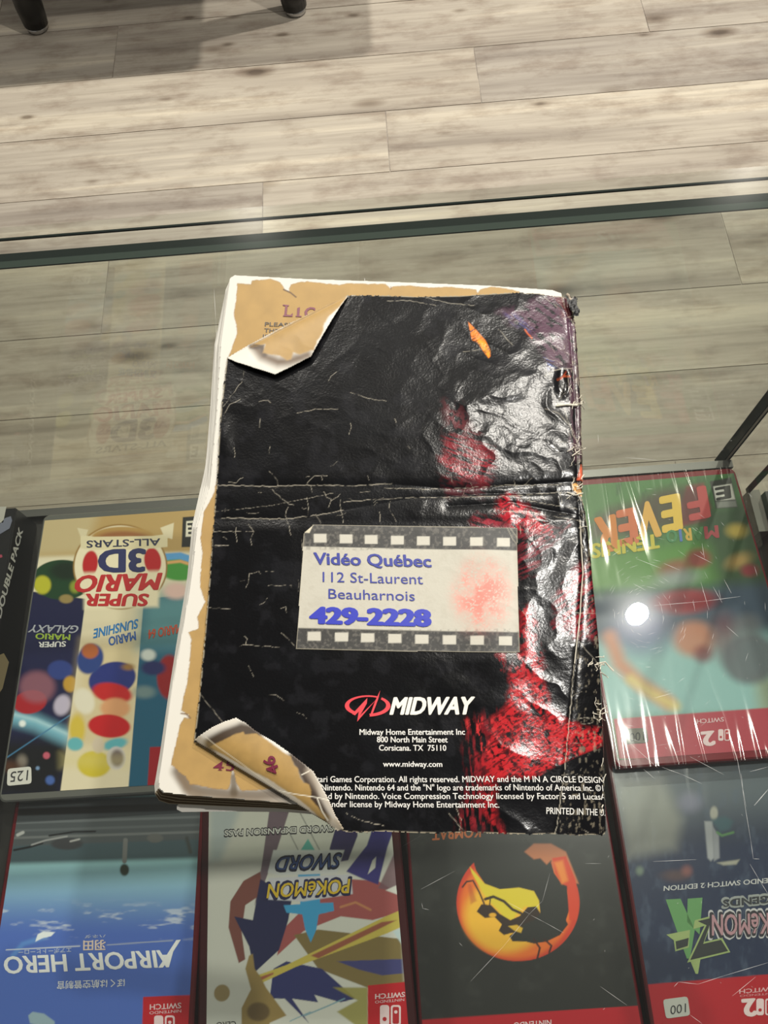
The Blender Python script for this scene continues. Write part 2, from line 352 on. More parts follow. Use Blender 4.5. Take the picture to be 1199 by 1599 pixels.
# ------------------------------------------------------------------ game cases: a shell, a printed cover and lettering on it
TILT = math.radians(3.0)
class Case:
    def __init__(s, name, label, cx, cy, rot, shell_rgb, art, W=.102, H=.162, base=(30, 30, 30), group='game cases on the glass shelf', dz=0.0):
        q = Rz @ np.array([cx, cy, 0]); ro = math.radians(rot + YAW)
        ct, st = math.cos(TILT), math.sin(TILT)
        s.ux = np.array([math.cos(ro), math.sin(ro), 0]); s.uw = np.array([-math.sin(ro) * ct, math.cos(ro) * ct, -st]); s.n = np.cross(s.ux, s.uw)
        s.c = np.array([q[0], q[1], CZ - .4301 + dz])
        s.root = thing(name, label, 'game case', tuple(s.c - s.n * .010), group)
        s.o = np.array(s.root.location)
        # shell: rounded box, 105 x 170 x 10 mm
        bm = bmesh.new(); hw, hh, th, r = .0525, .085, .0098, .004
        pts = []
        for (sx, sy, a0) in ((1, 1, 0), (-1, 1, 90), (-1, -1, 180), (1, -1, 270)):
            for k in range(5):
                t = math.radians(a0 + k * 22.5); pts.append((sx * (hw - r) + r * math.cos(t), sy * (hh - r) + r * math.sin(t)))
        lv = []
        for (ins, z) in ((.0006, -th), (0, -th + .0008), (0, -.0008), (.0008, -.00005)):
            lv.append([bm.verts.new(s.P(x * (1 - ins / hw), y * (1 - ins / hh), z) - s.o) for x, y in pts])
        for l0, l1 in zip(lv, lv[1:]):
            for k in range(len(pts)): bm.faces.new((l0[k], l0[(k + 1) % len(pts)], l1[(k + 1) % len(pts)], l1[k]))
        bm.faces.new(lv[0][::-1]); bm.faces.new(lv[-1])
        for sy in (-.045, .045):                # finger notches / clasps on the opening side
            for a in (-1,):
                x0 = a * hw
        s.shell = obj('case_shell', bm, principled('case_plastic', lin(shell_rgb), .25), s.root)
        nx, ny = int(W / .0004), int(H / .0004)
        u, w = np.meshgrid(np.linspace(-W / 2, W / 2, nx), np.linspace(-H / 2, H / 2, ny))
        P = s.c + u[..., None] * s.ux + w[..., None] * s.uw + s.n * .00015
        X, Y = to_px(P); A = Art(X, Y, base); A.u, A.w = u, w; art(A)
        s.cover = link('cover_sheet', grid_mesh('cover_sheet', P - s.o, None, np.clip(A.c, 0, 1)), cover_m, s.root)
    def P(s, u, w, z=0): return s.c + s.ux * u + s.uw * w + s.n * z
    def hit(s, px, py, z=0): return on_plane(px, py, s.c + s.n * z, s.n)
    def text(s, name, txt, A, B, Cc, col, bold=0.0, shear=0.0, z=.0003, parent=None, label=None):
        V, fs = text_uv(txt, bold, shear)
        a, b, c = (s.hit(*q, z) for q in (A, B, Cc))
        W = a + V[:, :1] * (b - a) + V[:, 1:2] * (c - a) + V[:, 2:] * s.n - s.o
        o = link(name, mesh_from(name, W, fs), ink(col), parent or s.cover)
        if label: o['label'] = label
        return o
    def shape(s, name, polys, col, z=.0003, parent=None, label=None):
        V = []; fs = []
        for pl in polys:
            k = len(V); V += [s.hit(*q, z) - s.o for q in pl]; fs.append(tuple(range(k, len(V))))
        o = link(name, mesh_from(name, V, fs), ink(col), parent or s.cover)
        if label: o['label'] = label
        return o
    def sticker(s, quad, txt, col=(205, 203, 198), A=None, B=None, Cc=None, label='white price sticker with handwritten number'):
        # rounded paper label with a little thickness
        q = [np.array(v, float) for v in quad]; pts = []
        for i in range(4):
            p0, p1, p2 = q[i - 1], q[i], q[(i + 1) % 4]
            d0 = (p0 - p1) / np.linalg.norm(p0 - p1); d1 = (p2 - p1) / np.linalg.norm(p2 - p1)
            for t in (0, .5, 1):
                pts.append(p1 + d0 * 4.5 * (1 - t) ** 2 + d1 * 4.5 * t ** 2 )
        bm = bmesh.new(); b0 = [bm.verts.new(s.hit(*v, .0002) - s.o) for v in pts]; b1 = [bm.verts.new(s.hit(*v, .00045) - s.o) for v in pts]
        bm.faces.new(b1); n = len(pts)
        for i in range(n): bm.faces.new((b0[i], b0[(i + 1) % n], b1[(i + 1) % n], b1[i]))
        st = obj('price_sticker', bm, principled('sticker_paper', lin(col), .6), s.root); st['label'] = label
        s.text('handwritten_number', txt, A, B, Cc, (45, 45, 50), -.004, .1, .0006, st)
        return st
    def film(s, seed=1):
        W, H = .106, .171; nx, ny = 260, 330
        u, w = np.meshgrid(np.linspace(-W / 2, W / 2, nx), np.linspace(-H / 2, H / 2, ny))
        r = random.Random(seed); h = np.zeros_like(u)
        for end in (-1, 1):
            for k in range(15):
                x0 = -W / 2 + W * (k + r.uniform(.1, .9)) / 15; Ln = r.uniform(.012, .04); wd = r.uniform(.0006, .0016); am = r.uniform(.0002, .0007)
                lean = r.uniform(-.12, .12); t = (H / 2 - w * end)
                h += am * np.exp(-((u - x0 - lean * t) / (wd * (1 + t / .03))) ** 2) * np.exp(-t / Ln)
        h += (fbm(u * 60 + 9, w * 14, seed, 3) - .5) * .0010
        P = s.c + u[..., None] * s.ux + w[..., None] * s.uw + s.n * (.0008 + np.maximum(h, 0))[..., None]
        me = grid_mesh('shrink_wrap', P - s.o)
        o = link('shrink_wrap', me, film_m, s.root); o['label'] = 'clear shrink wrap puckered at both ends'
        return o
cover_m = print_mat('cover_print', .30, Coat_Weight=.35, Coat_Roughness=.08)
ZA = lambda ox, oy, k: (lambda *q: (ox + q[0] * k, oy + q[1] * k))

def switch_corner(A, pts, red=(176, 22, 34)): A.poly(pts, red, .8)

# --- triple platform game, upper left
def art_c1(A):
    A.zoom(0, 760, .3128); A.sf = 1.5
    A.c[:] = lin((226, 217, 192))
    A.poly([(150, 100), (1100, 50), (1100, 320), (150, 350)], (182, 152, 98), 5)
    A.poly([(150, 100), (520, 60), (420, 330), (150, 350)], (196, 180, 142), 14, .8)
    A.poly([(140, 520), (428, 560), (298, 1560), (-60, 1560)], (20, 24, 66), 1)
    A.poly([(-60, 1260), (350, 1260), (298, 1560), (-60, 1560)], (10, 12, 18), 22)
    A.ell(310, 465, 150, 100, (22, 62, 34), 1.2); A.ell(330, 420, 80, 45, (14, 36, 20), 6)
    A.ell(212, 490, 42, 46, (186, 184, 48), 3); A.ell(375, 500, 26, 30, (140, 150, 50), 4)
    A.ell(330, 560, 34, 22, (150, 130, 80), 2)
    A.line([(10, 1135), (180, 1180), (360, 1262)], 70, (120, 178, 200), 14); A.line([(10, 1120), (180, 1165), (360, 1245)], 12, (190, 225, 235), 6, .8)
    A.ell(112, 1182, 16, 16, (235, 240, 240), 3)
    A.line([(10, 1368), (350, 1140)], 6, (66, 120, 160), 1.2)
    A.ell(150, 1075, 84, 58, (164, 28, 38), 2, 1, -12); A.ell(185, 1000, 88, 78, (150, 96, 110), 8, .75); A.ell(300, 915, 62, 48, (44, 62, 130), 3)
    A.ell(310, 1090, 40, 52, (196, 186, 210), 4, .9, 20); A.ell(350, 985, 34, 40, (190, 146, 52), 3)
    A.ell(232, 1342, 17, 17, (190, 90, 110), 2); A.ell(250, 1465, 22, 22, (70, 100, 170), 3); A.ell(188, 1405, 9, 9, (120, 150, 190), 2); A.ell(110, 1370, 24, 30, (150, 140, 130), 6, .7)
    A.ell(50, 1395, 50, 26, (90, 56, 34), 8, .7)
    A.poly([(428, 590), (718, 580), (636, 1560), (296, 1560)], (224, 212, 184), 1)
    A.poly([(410, 770), (700, 770), (650, 1300), (350, 1300)], (204, 184, 140), 18, .7)
    A.ell(560, 960, 120, 84, (36, 48, 122), 2, 1, -15); A.ell(450, 860, 64, 78, (40, 64, 130), 3, 1, 25); A.ell(450, 820, 42, 38, (176, 96, 52), 3)
    A.ell(560, 1030, 100, 50, (190, 32, 34), 3, 1, 10); A.ell(575, 1105, 74, 50, (214, 156, 112), 4); A.ell(545, 1195, 106, 58, (190, 24, 30), 2, 1, 4)
    A.ell(420, 1070, 50, 66, (226, 218, 200), 4, 1, -20); A.ell(640, 900, 30, 16, (150, 110, 60), 4)
    A.ell(385, 1210, 40, 76, (210, 184, 70), 5); A.ell(375, 1285, 40, 34, (100, 176, 186), 3); A.ell(575, 1285, 62, 28, (96, 176, 190), 3, 1, -14)
    A.ell(470, 1385, 84, 66, (206, 186, 52), 3); A.ell(580, 1355, 48, 58, (206, 200, 202), 2); A.ell(585, 1355, 32, 42, (92, 76, 96), 4)
    A.ell(490, 1290, 30, 40, (206, 190, 170), 3)
    A.poly([(300, 1330), (640, 1330), (636, 1400), (300, 1400)], (214, 200, 130), 12, .35)
    A.poly([(718, 560), (1150, 520), (1100, 1560), (636, 1560)], (26, 86, 116), 1)
    A.poly([(718, 540), (1150, 500), (1150, 800), (690, 800)], (96, 146, 156), 26, .9)
    A.ell(845, 950, 62, 110, (140, 22, 28), 3); A.ell(765, 905, 60, 36, (30, 36, 92), 4); A.ell(740, 840, 36, 28, (200, 206, 204), 4); A.ell(720, 1025, 52, 30, (120, 140, 140), 6, .8)
    A.poly([(748, 1300), (1000, 1290), (1000, 1560), (732, 1560)], (150, 20, 32), 1)
    A.ell(900, 410, 110, 60, (70, 150, 60), 3); A.line([(820, 350), (900, 345), (990, 375)], 34, (92, 160, 220), 2); A.line([(830, 380), (900, 372), (990, 400)], 14, (226, 170, 110), 2)
    A.ell(880, 520, 60, 40, (226, 190, 184), 6)
    A.ell(600, 400, 236, 214, (150, 116, 60), 1); A.ell(600, 400, 228, 206, (236, 224, 196), 1)
    A.ell(450, 385, 38, 66, (186, 26, 34), 1.5, 1, 8); A.ell(762, 370, 42, 66, (186, 26, 34), 1.5, 1, -8)
    A.poly([(420, 430), (800, 420), (790, 600), (420, 610)], (236, 224, 196), 5)
    A.ell(612, 255, 160, 56, (176, 140, 80), 2); A.ell(612, 262, 136, 40, (150, 96, 56), 4)
    A.poly([(402, 240), (470, 250), (760, 246), (836, 236), (836, 300), (760, 308), (470, 316), (402, 308)], (222, 210, 176), 1)
    A.poly([(385, 205), (440, 215), (430, 245), (400, 245)], (214, 202, 170), 1); A.poly([(868, 180), (800, 205), (820, 250), (860, 262)], (222, 210, 180), 1)
    A.poly([(912, 152), (1010, 145), (1010, 300), (906, 302)], (24, 24, 26), .8); A.poly([(930, 172), (1010, 166), (1010, 246), (926, 250)], (222, 216, 200), .8)
c1 = Case('game_case', 'grey game case of three platform games with round gold emblem, beside black double pack', -.1657, .1255, -3.7256, (96, 97, 94), art_c1, base=(226, 217, 192))
z = ZA(0, 760, .3128)
c1.text('banner_lettering', 'ALL-STARS', z(800, 258), z(432, 270), z(800, 292), (30, 34, 70), .018)
c1.text('title_lettering', '3D', z(728, 312), z(490, 318), z(728, 420), (26, 34, 92), .05)
c1.text('title_lettering', 'MARIO', z(812, 432), z(386, 446), z(790, 512), (186, 24, 32), .045)
c1.text('title_lettering', 'SUPER', z(746, 536), z(428, 536), z(735, 594), (186, 24, 32), .045)
c1.text('game_lettering', 'GALAXY', z(396, 694), z(150, 690), z(385, 730), (165, 168, 180), .02, .1)
c1.text('game_lettering', 'MARIO', z(352, 738), z(178, 732), z(350, 766), (150, 176, 60), .03)
c1.text('game_lettering', 'SUPER', z(330, 772), z(192, 776), z(328, 798), (225, 225, 225), .03)
c1.text('game_lettering', 'SUNSHINE', z(690, 660), z(466, 712), z(690, 704), (36, 120, 190), .03, .1)
c1.text('game_lettering', 'MARIO', z(676, 722), z(540, 752), z(680, 764), (40, 90, 170), .03)
c1.text('game_lettering', 'MARIO 64', z(905, 684), z(740, 716), z(905, 728), (190, 70, 40), .03)
c1.text('rating_letter', 'E', z(968, 182), z(935, 184), z(972, 232), (20, 20, 22), .05)
q = [z(38, 1408), z(156, 1396), z(158, 1482), z(34, 1494)]
c1.sticker(q, '125', A=z(142, 1414), B=z(52, 1424), Cc=z(142, 1464), label='white price sticker with 125 handwritten')

# --- airport game, lower left
def art_c2(A):
    A.zoom(0, 1240, .2752)
    t = (A.Y - 1335) / 130
    A.c = lin((150, 196, 204)) * (1 - sstep(t))[..., None] + lin((76, 106, 186)) * sstep(t)[..., None]
    n = fbm(A.X / 34, A.Y / 9, 3)
    A.mix((205, 214, 224), sstep((n - .60) * 5) * .7 * sstep((A.Y - 1400) / 30) * sstep((1475 - A.Y) / 20))
    A.poly([(-60, 60), (1300, 20), (1300, 360), (-60, 400)], (66, 84, 92), 9)
    A.poly([(-60, 40), (1300, 0), (1300, 250), (-60, 300)], (74, 80, 84), 4)
    for yy, cc in ((150, (104, 110, 114)), (195, (92, 98, 102)), (235, (110, 114, 116))): A.line([(-60, yy + 18), (1300, yy - 26)], 14, cc, 1.5, .8)
    A.line([(-60, 108), (1300, 64)], 42, (18, 19, 20), 3)
    A.line([(80, 318), (170, 300), (240, 278)], 12, (20, 22, 26), 1.5); A.line([(280, 236), (420, 214), (540, 212)], 10, (22, 24, 28), 1.5); A.line([(100, 232), (130, 218)], 18, (170, 172, 172), 2)
    A.ell(380, 282, 90, 34, (58, 60, 64), 3); A.line([(400, 268), (450, 256)], 10, (160, 160, 160), 1.5); A.line([(180, 288), (260, 262), (380, 240)], 9, (150, 152, 154), 1.5)
    A.ell(880, 250, 46, 26, (92, 94, 94), 2); A.line([(712, 262), (706, 380)], 26, (110, 112, 112), 1.5); A.ell(706, 430, 26, 34, (44, 54, 40), 3); A.line([(1060, 250), (1080, 330)], 20, (60, 64, 62), 4)
    A.line([(70, 920), (130, 850), (260, 810)], 26, (96, 150, 214), 5, .6)
    A.poly([(200, 838), (214, 795), (245, 780), (312, 784), (290, 806), (240, 818)], (226, 232, 236), .8)
    A.poly([(160, 1256), (185, 1235), (250, 1246), (310, 1290), (310, 1340), (170, 1300)], (150, 176, 190), 2)
    A.line([(36, 884), (452, 862)], 6, (206, 212, 220), .7); A.line([(608, 856), (980, 830)], 6, (160, 170, 190), .7)
    A.poly([(812, 1150), (1100, 1140), (1080, 1400), (804, 1400)], (186, 24, 36), 1)
c2 = Case('game_case', 'blue airport game case with white title, left of the gold sword case', -.1719, -.0216, -4.108, (92, 14, 22), art_c2, W=.1, dz=-.0036)
z = ZA(0, 1240, .2752)
c2.text('title_lettering', 'AIRPORT HERO', z(985, 884), z(18, 925), z(1000, 978), (226, 228, 230), .028)
c2.shape('title_stroke', [[z(1000, 828), z(1026, 826), z(925, 984), z(898, 986)]], (226, 228, 230))
c2.text('subtitle_lettering', 'ぼくは航空管制官', z(708, 1052), z(325, 1066), z(708, 1086), (214, 218, 222), .01)
c2.text('place_lettering', '羽田', z(600, 832), z(472, 836), z(600, 876), (214, 196, 186), .03)
c2.text('reading_lettering', 'エアポートヒーロー', z(405, 872), z(105, 886), z(405, 894), (190, 200, 220), .01)
c2.text('reading_lettering', 'ハネダ', z(600, 797), z(480, 800), z(600, 812), (180, 190, 210), .01)
c2.text('platform_lettering', 'NINTENDO', z(1028, 1222), z(848, 1234), z(1028, 1238), (226, 200, 204), .0)
c2.text('platform_lettering', 'SWITCH', z(1028, 1184), z(850, 1194), z(1028, 1214), (226, 200, 204), .02)
def platform_mark(case, z, x, y, k, two=False):
    def rr(x0, y0, x1, y1, r=14):
        pts = []
        for cx, cy, a0 in ((x1 - r, y1 - r, 0), (x0 + r, y1 - r, 90), (x0 + r, y0 + r, 180), (x1 - r, y0 + r, 270)):
            for t in (0, 30, 60, 90): pts.append(z(x + k * (cx + r * math.cos(math.radians(a0 + t))), y + k * (cy + r * math.sin(math.radians(a0 + t)))))
        return pts
    case.shape('platform_mark', [rr(0, 0, 50, 110)], (230, 206, 210))
    case.shape('platform_mark', [rr(58, 0, 112, 110)], (230, 206, 210)); case.shape('platform_mark', [rr(68, 10, 102, 100, 8)], (176, 22, 34), .0004)
    case.shape('platform_mark', [rr(14, 64, 36, 86, 10)], (176, 22, 34), .0004); case.shape('platform_mark', [rr(76, 28, 94, 46, 8)], (230, 206, 210), .0005)
platform_mark(c2, z, 874, 1256, 1.05)

# --- sword game, second from the left
def art_c3(A):
    A.zoom(310, 1250, .2919)
    A.c[:] = lin((206, 208, 200))
    A.poly([(60, 0), (240, 0), (120, 320), (60, 330)], (160, 176, 184), 14, .7)
    A.poly([(380, 40), (490, 40), (420, 260), (330, 500), (300, 560), (340, 330)], (112, 96, 108), 1.5)
    A.poly([(330, 380), (240, 430), (170, 540), (160, 680), (215, 870), (250, 850), (230, 700), (250, 560), (340, 500)], (122, 74, 66), 1.5)
    A.poly([(800, 420), (960, 430), (1110, 520), (1110, 590), (930, 640), (760, 620), (560, 700), (420, 830), (440, 700), (560, 580)], (160, 84, 84), 1.5)
    A.line([(760, 570), (840, 545), (920, 585)], 12, (190, 130, 90), 1.5)
    A.poly([(330, 420), (500, 520), (480, 640), (430, 800), (300, 920), (270, 780), (190, 620), (290, 640)], (34, 38, 78), 1.2)
    A.poly([(700, 260), (740, 120), (850, 60), (850, 190), (800, 320), (740, 330)], (54, 48, 92), 1.5); A.poly([(790, 380), (900, 240), (960, 60), (1080, 60), (1010, 250), (960, 450), (880, 420)], (58, 54, 122), 2)
    A.poly([(960, 470), (1060, 250), (1090, 250), (1090, 440), (1020, 480)], (120, 90, 100), 3, .9); A.poly([(905, 395), (930, 320), (950, 300), (945, 360)], (206, 208, 200), 1.5)
    A.poly([(510, 720), (640, 690), (1080, 740), (1140, 840), (1140, 980), (900, 1000), (640, 900)], (126, 110, 66), 1.5)
    A.poly([(740, 860), (1140, 846), (1140, 920), (980, 935), (860, 905)], (64, 66, 120), 1.2)
    A.poly([(400, 900), (470, 860), (660, 900), (840, 1060), (760, 1080), (620, 1040), (640, 1080), (500, 1060), (590, 1190), (460, 1060), (380, 1060)], (44, 50, 104), 1.2)
    A.poly([(720, 1000), (905, 1000), (905, 1250), (740, 1130), (850, 1070)], (150, 144, 62), 3, .9)
    A.poly([(270, 960), (300, 940), (470, 880), (1000, 620), (1120, 570), (1120, 660), (1010, 710), (520, 890), (330, 980), (300, 1010)], (196, 180, 84), 1.2)
    A.poly([(600, 830), (980, 650), (1060, 640), (960, 690), (640, 845)], (150, 88, 66), 2); A.poly([(280, 960), (400, 920), (400, 930), (300, 980)], (160, 90, 70), 2)
    A.poly([(270, 830), (290, 820), (300, 900), (330, 940), (360, 1000), (470, 1150), (380, 1190), (380, 1250), (230, 1250), (230, 1110), (280, 1010), (250, 900)], (150, 128, 76), 2)
    A.ell(125, 1030, 42, 46, (150, 132, 90), 2, 1, 20); A.ell(320, 1130, 60, 50, (76, 58, 40), 4, .7)
    A.poly([(1000, 480), (1110, 430), (1110, 520)], (220, 220, 214), 2); A.poly([(1040, 700), (1130, 670), (1130, 800), (1100, 790)], (190, 210, 214), 3)
    A.line([(570, 1150), (690, 1100), (780, 1060)], 7, (120, 160, 176), 1.2); A.line([(490, 1180), (600, 1130)], 5, (120, 160, 176), 1)
    A.poly([(585, 205), (628, 275), (540, 275)], (96, 176, 166), 1.5); A.poly([(530, 380), (650, 380), (650, 560), (630, 690), (600, 760), (570, 690), (545, 560)], (62, 156, 206), 1)
    A.poly([(455, 560), (720, 545), (725, 590), (640, 610), (560, 610), (470, 600)], (62, 156, 206), 1.2)
    A.line([(545, 70), (650, 270)], 6, (120, 122, 120), 1, .8); A.line([(490, 180), (560, 320)], 6, (120, 122, 120), 1, .8)
    A.poly([(400, 265), (780, 265), (740, 390), (430, 400), (370, 385)], (206, 210, 210), 2); A.poly([(375, 415), (815, 395), (825, 500), (560, 540), (365, 530)], (196, 198, 206), 2)
    A.poly([(905, 990), (1160, 965), (1180, 1300), (905, 1300)], (186, 22, 34), 1)
    A.poly([(1050, 60), (1085, 60), (1140, 960), (1095, 965)], (226, 224, 216), 6, .4)  # strip caught by the lamp, painted lighter into the cover's edge
c3 = Case('game_case', 'pale game case with a gold sword, between the blue airport and black dragon cases', -.0667, -.0228, -1.6, (60, 16, 20), art_c3, W=.0965, base=(206, 208, 200), dz=-.0036)
z = ZA(310, 1250, .2919)
SW = 'SWORD EXPANSION PASS'
c3.text('subtitle_outline', SW, z(724, 130), z(136, 156), z(724, 168), (40, 42, 46), .07, 0, .0003)
c3.text('subtitle_lettering', SW, z(720, 134), z(140, 160), z(720, 164), (206, 208, 206), .022, 0, .0005)
c3.text('title_outline', 'SWORD', z(770, 280), z(418, 300), z(758, 362), (24, 28, 54), .055, .18, .0003)
c3.text('title_lettering', 'SWORD', z(764, 288), z(426, 306), z(752, 354), (48, 74, 130), .0, .18, .0005)
c3.text('title_outline', 'POKéMON', z(822, 410), z(362, 440), z(812, 502), (30, 32, 74), .075, 0, .0003)
c3.text('title_lettering', 'POKéMON', z(812, 420), z(374, 448), z(804, 494), (206, 176, 46), .02, 0, .0005)
c3.text('platform_lettering', 'NINTENDO', z(1100, 1058), z(944, 1072), z(1100, 1072), (226, 200, 204), .0)
c3.text('platform_lettering', 'SWITCH', z(1104, 1024), z(944, 1036), z(1104, 1050), (226, 200, 204), .03)
c3.text('rating_lettering', 'CERO', z(200, 1180), z(95, 1186), z(200, 1210), (60, 60, 60), .01)
platform_mark(c3, z, 970, 1094, 1.0)

# --- black game with the dragon emblem
def art_c4(A):
    A.zoom(620, 1280, .3336)
    A.c[:] = lin((40, 42, 40)); n = fbm(A.X / 20, A.Y / 20, 8); A.mix((58, 60, 58), sstep((n - .5) * 3) * .5)
    cx, cy = 566, 390
    A.ell(cx, cy, 288, 272, (196, 62, 40), 1.0); A.ell(cx - 10, cy + 15, 262, 246, (222, 110, 44), 9); A.ell(cx - 60, cy + 60, 190, 170, (232, 178, 58), 16)
    dark = (40, 42, 40)
    # the dragon: dark body curving through the disc
    A.poly([(350, 60), (860, 60), (720, 200), (735, 250), (770, 300), (812, 292), (796, 330), (806, 420), (790, 470), (800, 490), (762, 540), (700, 570), (640, 580), (600, 570), (540, 570), (525, 545), (560, 520), (575, 490), (560, 470), (610, 440), (670, 440), (664, 380), (640, 335), (570, 318), (480, 326), (410, 300), (370, 240), (352, 180)], dark, 1.2)
    A.poly([(595, 150), (640, 112), (720, 112), (790, 150), (850, 300), (800, 290), (735, 240), (720, 190), (700, 210), (670, 180), (640, 185)], (198, 122, 82), 3, .85)
    A.poly([(725, 180), (790, 170), (835, 280), (850, 400), (840, 470), (806, 470), (800, 380), (795, 310), (770, 300), (740, 250)], (204, 66, 40), 2)
    A.poly([(735, 200), (775, 190), (800, 285), (772, 300)], (224, 130, 56), 6)
    A.poly([(410, 300), (480, 326), (570, 318), (640, 335), (664, 380), (664, 420), (600, 405), (560, 440), (540, 470), (500, 455), (470, 420), (430, 380), (400, 340), (350, 250), (340, 220)], (214, 194, 54), 2)
    A.poly([(372, 430), (395, 395), (440, 400), (480, 440), (530, 470), (575, 450), (610, 410), (650, 405), (672, 440), (640, 470), (590, 490), (580, 525), (535, 530), (500, 540), (475, 520), (490, 490), (455, 455), (410, 460)], (50, 38, 32), 1.2)
    A.ell(447, 446, 17, 10, (222, 166, 50), 1.5); A.poly([(520, 498), (560, 492), (588, 508), (580, 530), (550, 520)], (206, 168, 52), 1.5)
    A.line([(408, 395), (385, 340), (355, 285), (325, 290), (306, 315)], 8, (70, 40, 34), 1); A.line([(412, 372), (450, 360), (500, 382), (540, 420), (580, 438)], 13, (52, 40, 30), 1.2); A.line([(432, 405), (436, 372)], 6, (60, 44, 30), .8)
    A.line([(640, 560), (668, 600), (656, 650)], 9, (60, 30, 26), 1); A.line([(690, 560), (722, 590), (712, 620)], 9, (60, 30, 26), 1)
    A.poly([(330, 300), (345, 300), (372, 380), (345, 395)], (176, 84, 50), 4, .6)
    A.poly([(60, 940), (1160, 868), (1200, 1100), (60, 1100)], (178, 28, 40), .8)
c4 = Case('game_case', 'black game case with a flaming dragon disc, beside the gold sword case', .0410, -.0234, -3.2936, (86, 8, 18), art_c4, dz=-.0036)
z = ZA(620, 1280, .3336)
c4.text('title_lettering', 'KOMBAT', z(392, 28), z(165, 44), z(392, 80), (168, 88, 40), .03)
c4.text('platform_lettering', 'NINTENDO', z(722, 936), z(545, 950), z(722, 962), (226, 200, 204), .02)

# --- tennis game under shrink wrap, upper right
def art_c5(A):
    A.zoom(880, 640, .3629); A.sf = 2.6
    A.c[:] = lin((66, 120, 60)); n = fbm(A.X / 14, A.Y / 30, 5); A.mix((40, 84, 44), sstep((n - .48) * 4) * .7)
    A.poly([(60, 640), (420, 590), (650, 560), (820, 540), (900, 700), (900, 800), (110, 780)], (84, 140, 56), 8, .9)
    A.poly([(560, 420), (800, 380), (1000, 900), (700, 900), (620, 600)], (34, 58, 38), 14, .85)
    A.poly([(90, 790), (900, 740), (1000, 960), (900, 1020), (140, 1050)], (52, 72, 96), 10, .95)
    A.poly([(130, 1000), (520, 960), (1000, 960), (1000, 1320), (170, 1330)], (146, 190, 190), 12)
    A.poly([(820, 1150), (1000, 1120), (1000, 1300), (840, 1300)], (150, 160, 130), 10, .8)
    # the big lettering as separate flame-coloured strokes
    A.poly([(530, 330), (600, 318), (630, 420), (610, 470), (500, 505), (490, 440)], (150, 34, 44), 3)
    A.poly([(110, 500), (200, 420), (300, 400), (420, 340), (590, 318), (625, 430), (600, 490), (480, 505), (300, 540), (120, 560)], (70, 40, 40), 8, .8)
    # plain discs and strokes for the pictures
    A.ell(480, 680, 72, 34, (146, 74, 60), 5, .8, -12); A.ell(580, 640, 50, 40, (140, 32, 42), 5, .9); A.ell(490, 725, 90, 34, (146, 156, 160), 6, .8, -8)
    A.ell(520, 825, 130, 52, (150, 34, 46), 5, 1, -4); A.ell(560, 985, 90, 74, (190, 124, 92), 7, .9); A.ell(330, 960, 120, 90, (56, 70, 128), 14, .8); A.ell(600, 1050, 40, 36, (120, 40, 52), 6, .8)
    A.ell(690, 980, 60, 90, (110, 52, 62), 10, .7); A.ell(800, 1070, 120, 110, (96, 100, 108), 6, .9); A.ell(790, 930, 60, 50, (110, 112, 116), 8, .7)
    A.ell(745, 520, 40, 28, (182, 160, 70), 5); A.ell(755, 650, 50, 28, (172, 140, 76), 6, .9, -20); A.ell(800, 690, 36, 26, (130, 32, 44), 4)
    A.line([(200, 980), (240, 1090), (330, 1180), (450, 1260)], 60, (200, 130, 92), 7, .9); A.line([(290, 1160), (380, 1220), (480, 1275)], 40, (214, 196, 120), 6, .9)
    A.poly([(215, 1330), (900, 1280), (1000, 1280), (1000, 1520), (240, 1500)], (178, 62, 78), 1)
    A.poly([(628, 308), (720, 290), (748, 420), (655, 425)], (34, 40, 34), .8); A.poly([(643, 330), (722, 318), (738, 385), (655, 390)], (206, 206, 200), .8); A.poly([(655, 396), (740, 390), (746, 416), (660, 422)], (120, 124, 120), 1)
c5 = Case('game_case', 'green and red tennis game case in puckered shrink wrap, right of the booklet', .1596, .10306, -3.2206, (120, 18, 32), art_c5, base=(74, 134, 66))
z = ZA(880, 640, .3629)
fv = [('F', 612, 520, 330, 395, (176, 52, 52)), ('e', 500, 410, 360, 440, (222, 186, 70)), ('v', 408, 310, 388, 470, (220, 170, 80)), ('e', 310, 225, 420, 500, (206, 110, 70)), ('r', 224, 130, 450, 530, (210, 130, 60))]
for ch, xr, xl, yt, yb, col in fv:
    if ch == 'F': c5.text('title_lettering', ch, z(xr, yt), z(xl, yt + 18), z(xr + 22, yb + 60), (176, 58, 60), .06)
    else: c5.text('title_lettering', ch.upper() if ch != 'r' else 'R', z(xr, yt + 4), z(xl, yt + 22), z(xr + 14, yb + 66), col, .06)
for ch, xr, w_, col in (('M', 664, 62, (150, 40, 52)), ('A', 600, 52, (60, 120, 60)), ('R', 548, 36, (196, 160, 60)), ('I', 506, 12, (70, 110, 180)), ('O', 486, 48, (60, 130, 80))):
    c5.text('title_lettering', ch, z(xr, 498 + (664 - xr) * .1), z(xr - w_, 498 + (664 - xr + w_) * .1), z(xr + 6, 548 + (664 - xr) * .1), col, .05)
c5.text('title_lettering', 'TENNIS', z(408, 534), z(116, 580), z(414, 592), (196, 186, 60), .05)
c5.text('rating_letter', 'E', z(716, 326), z(650, 338), z(722, 376), (26, 26, 26), .06)
c5.text('platform_lettering', 'SWITCH', z(688, 1322), z(572, 1332), z(690, 1340), (224, 190, 196), .02)
c5.text('platform_number', '2', z(648, 1382), z(588, 1388), z(656, 1440), (230, 206, 210), .06)
platform_mark(c5, z, 665, 1374, .45)
c5.sticker([z(262, 1372), z(356, 1368), z(366, 1432), z(262, 1438)], '100', (138, 138, 132), z(346, 1384), z(282, 1392), z(350, 1420), 'grey price sticker with 100 handwritten')
c5.film(3)

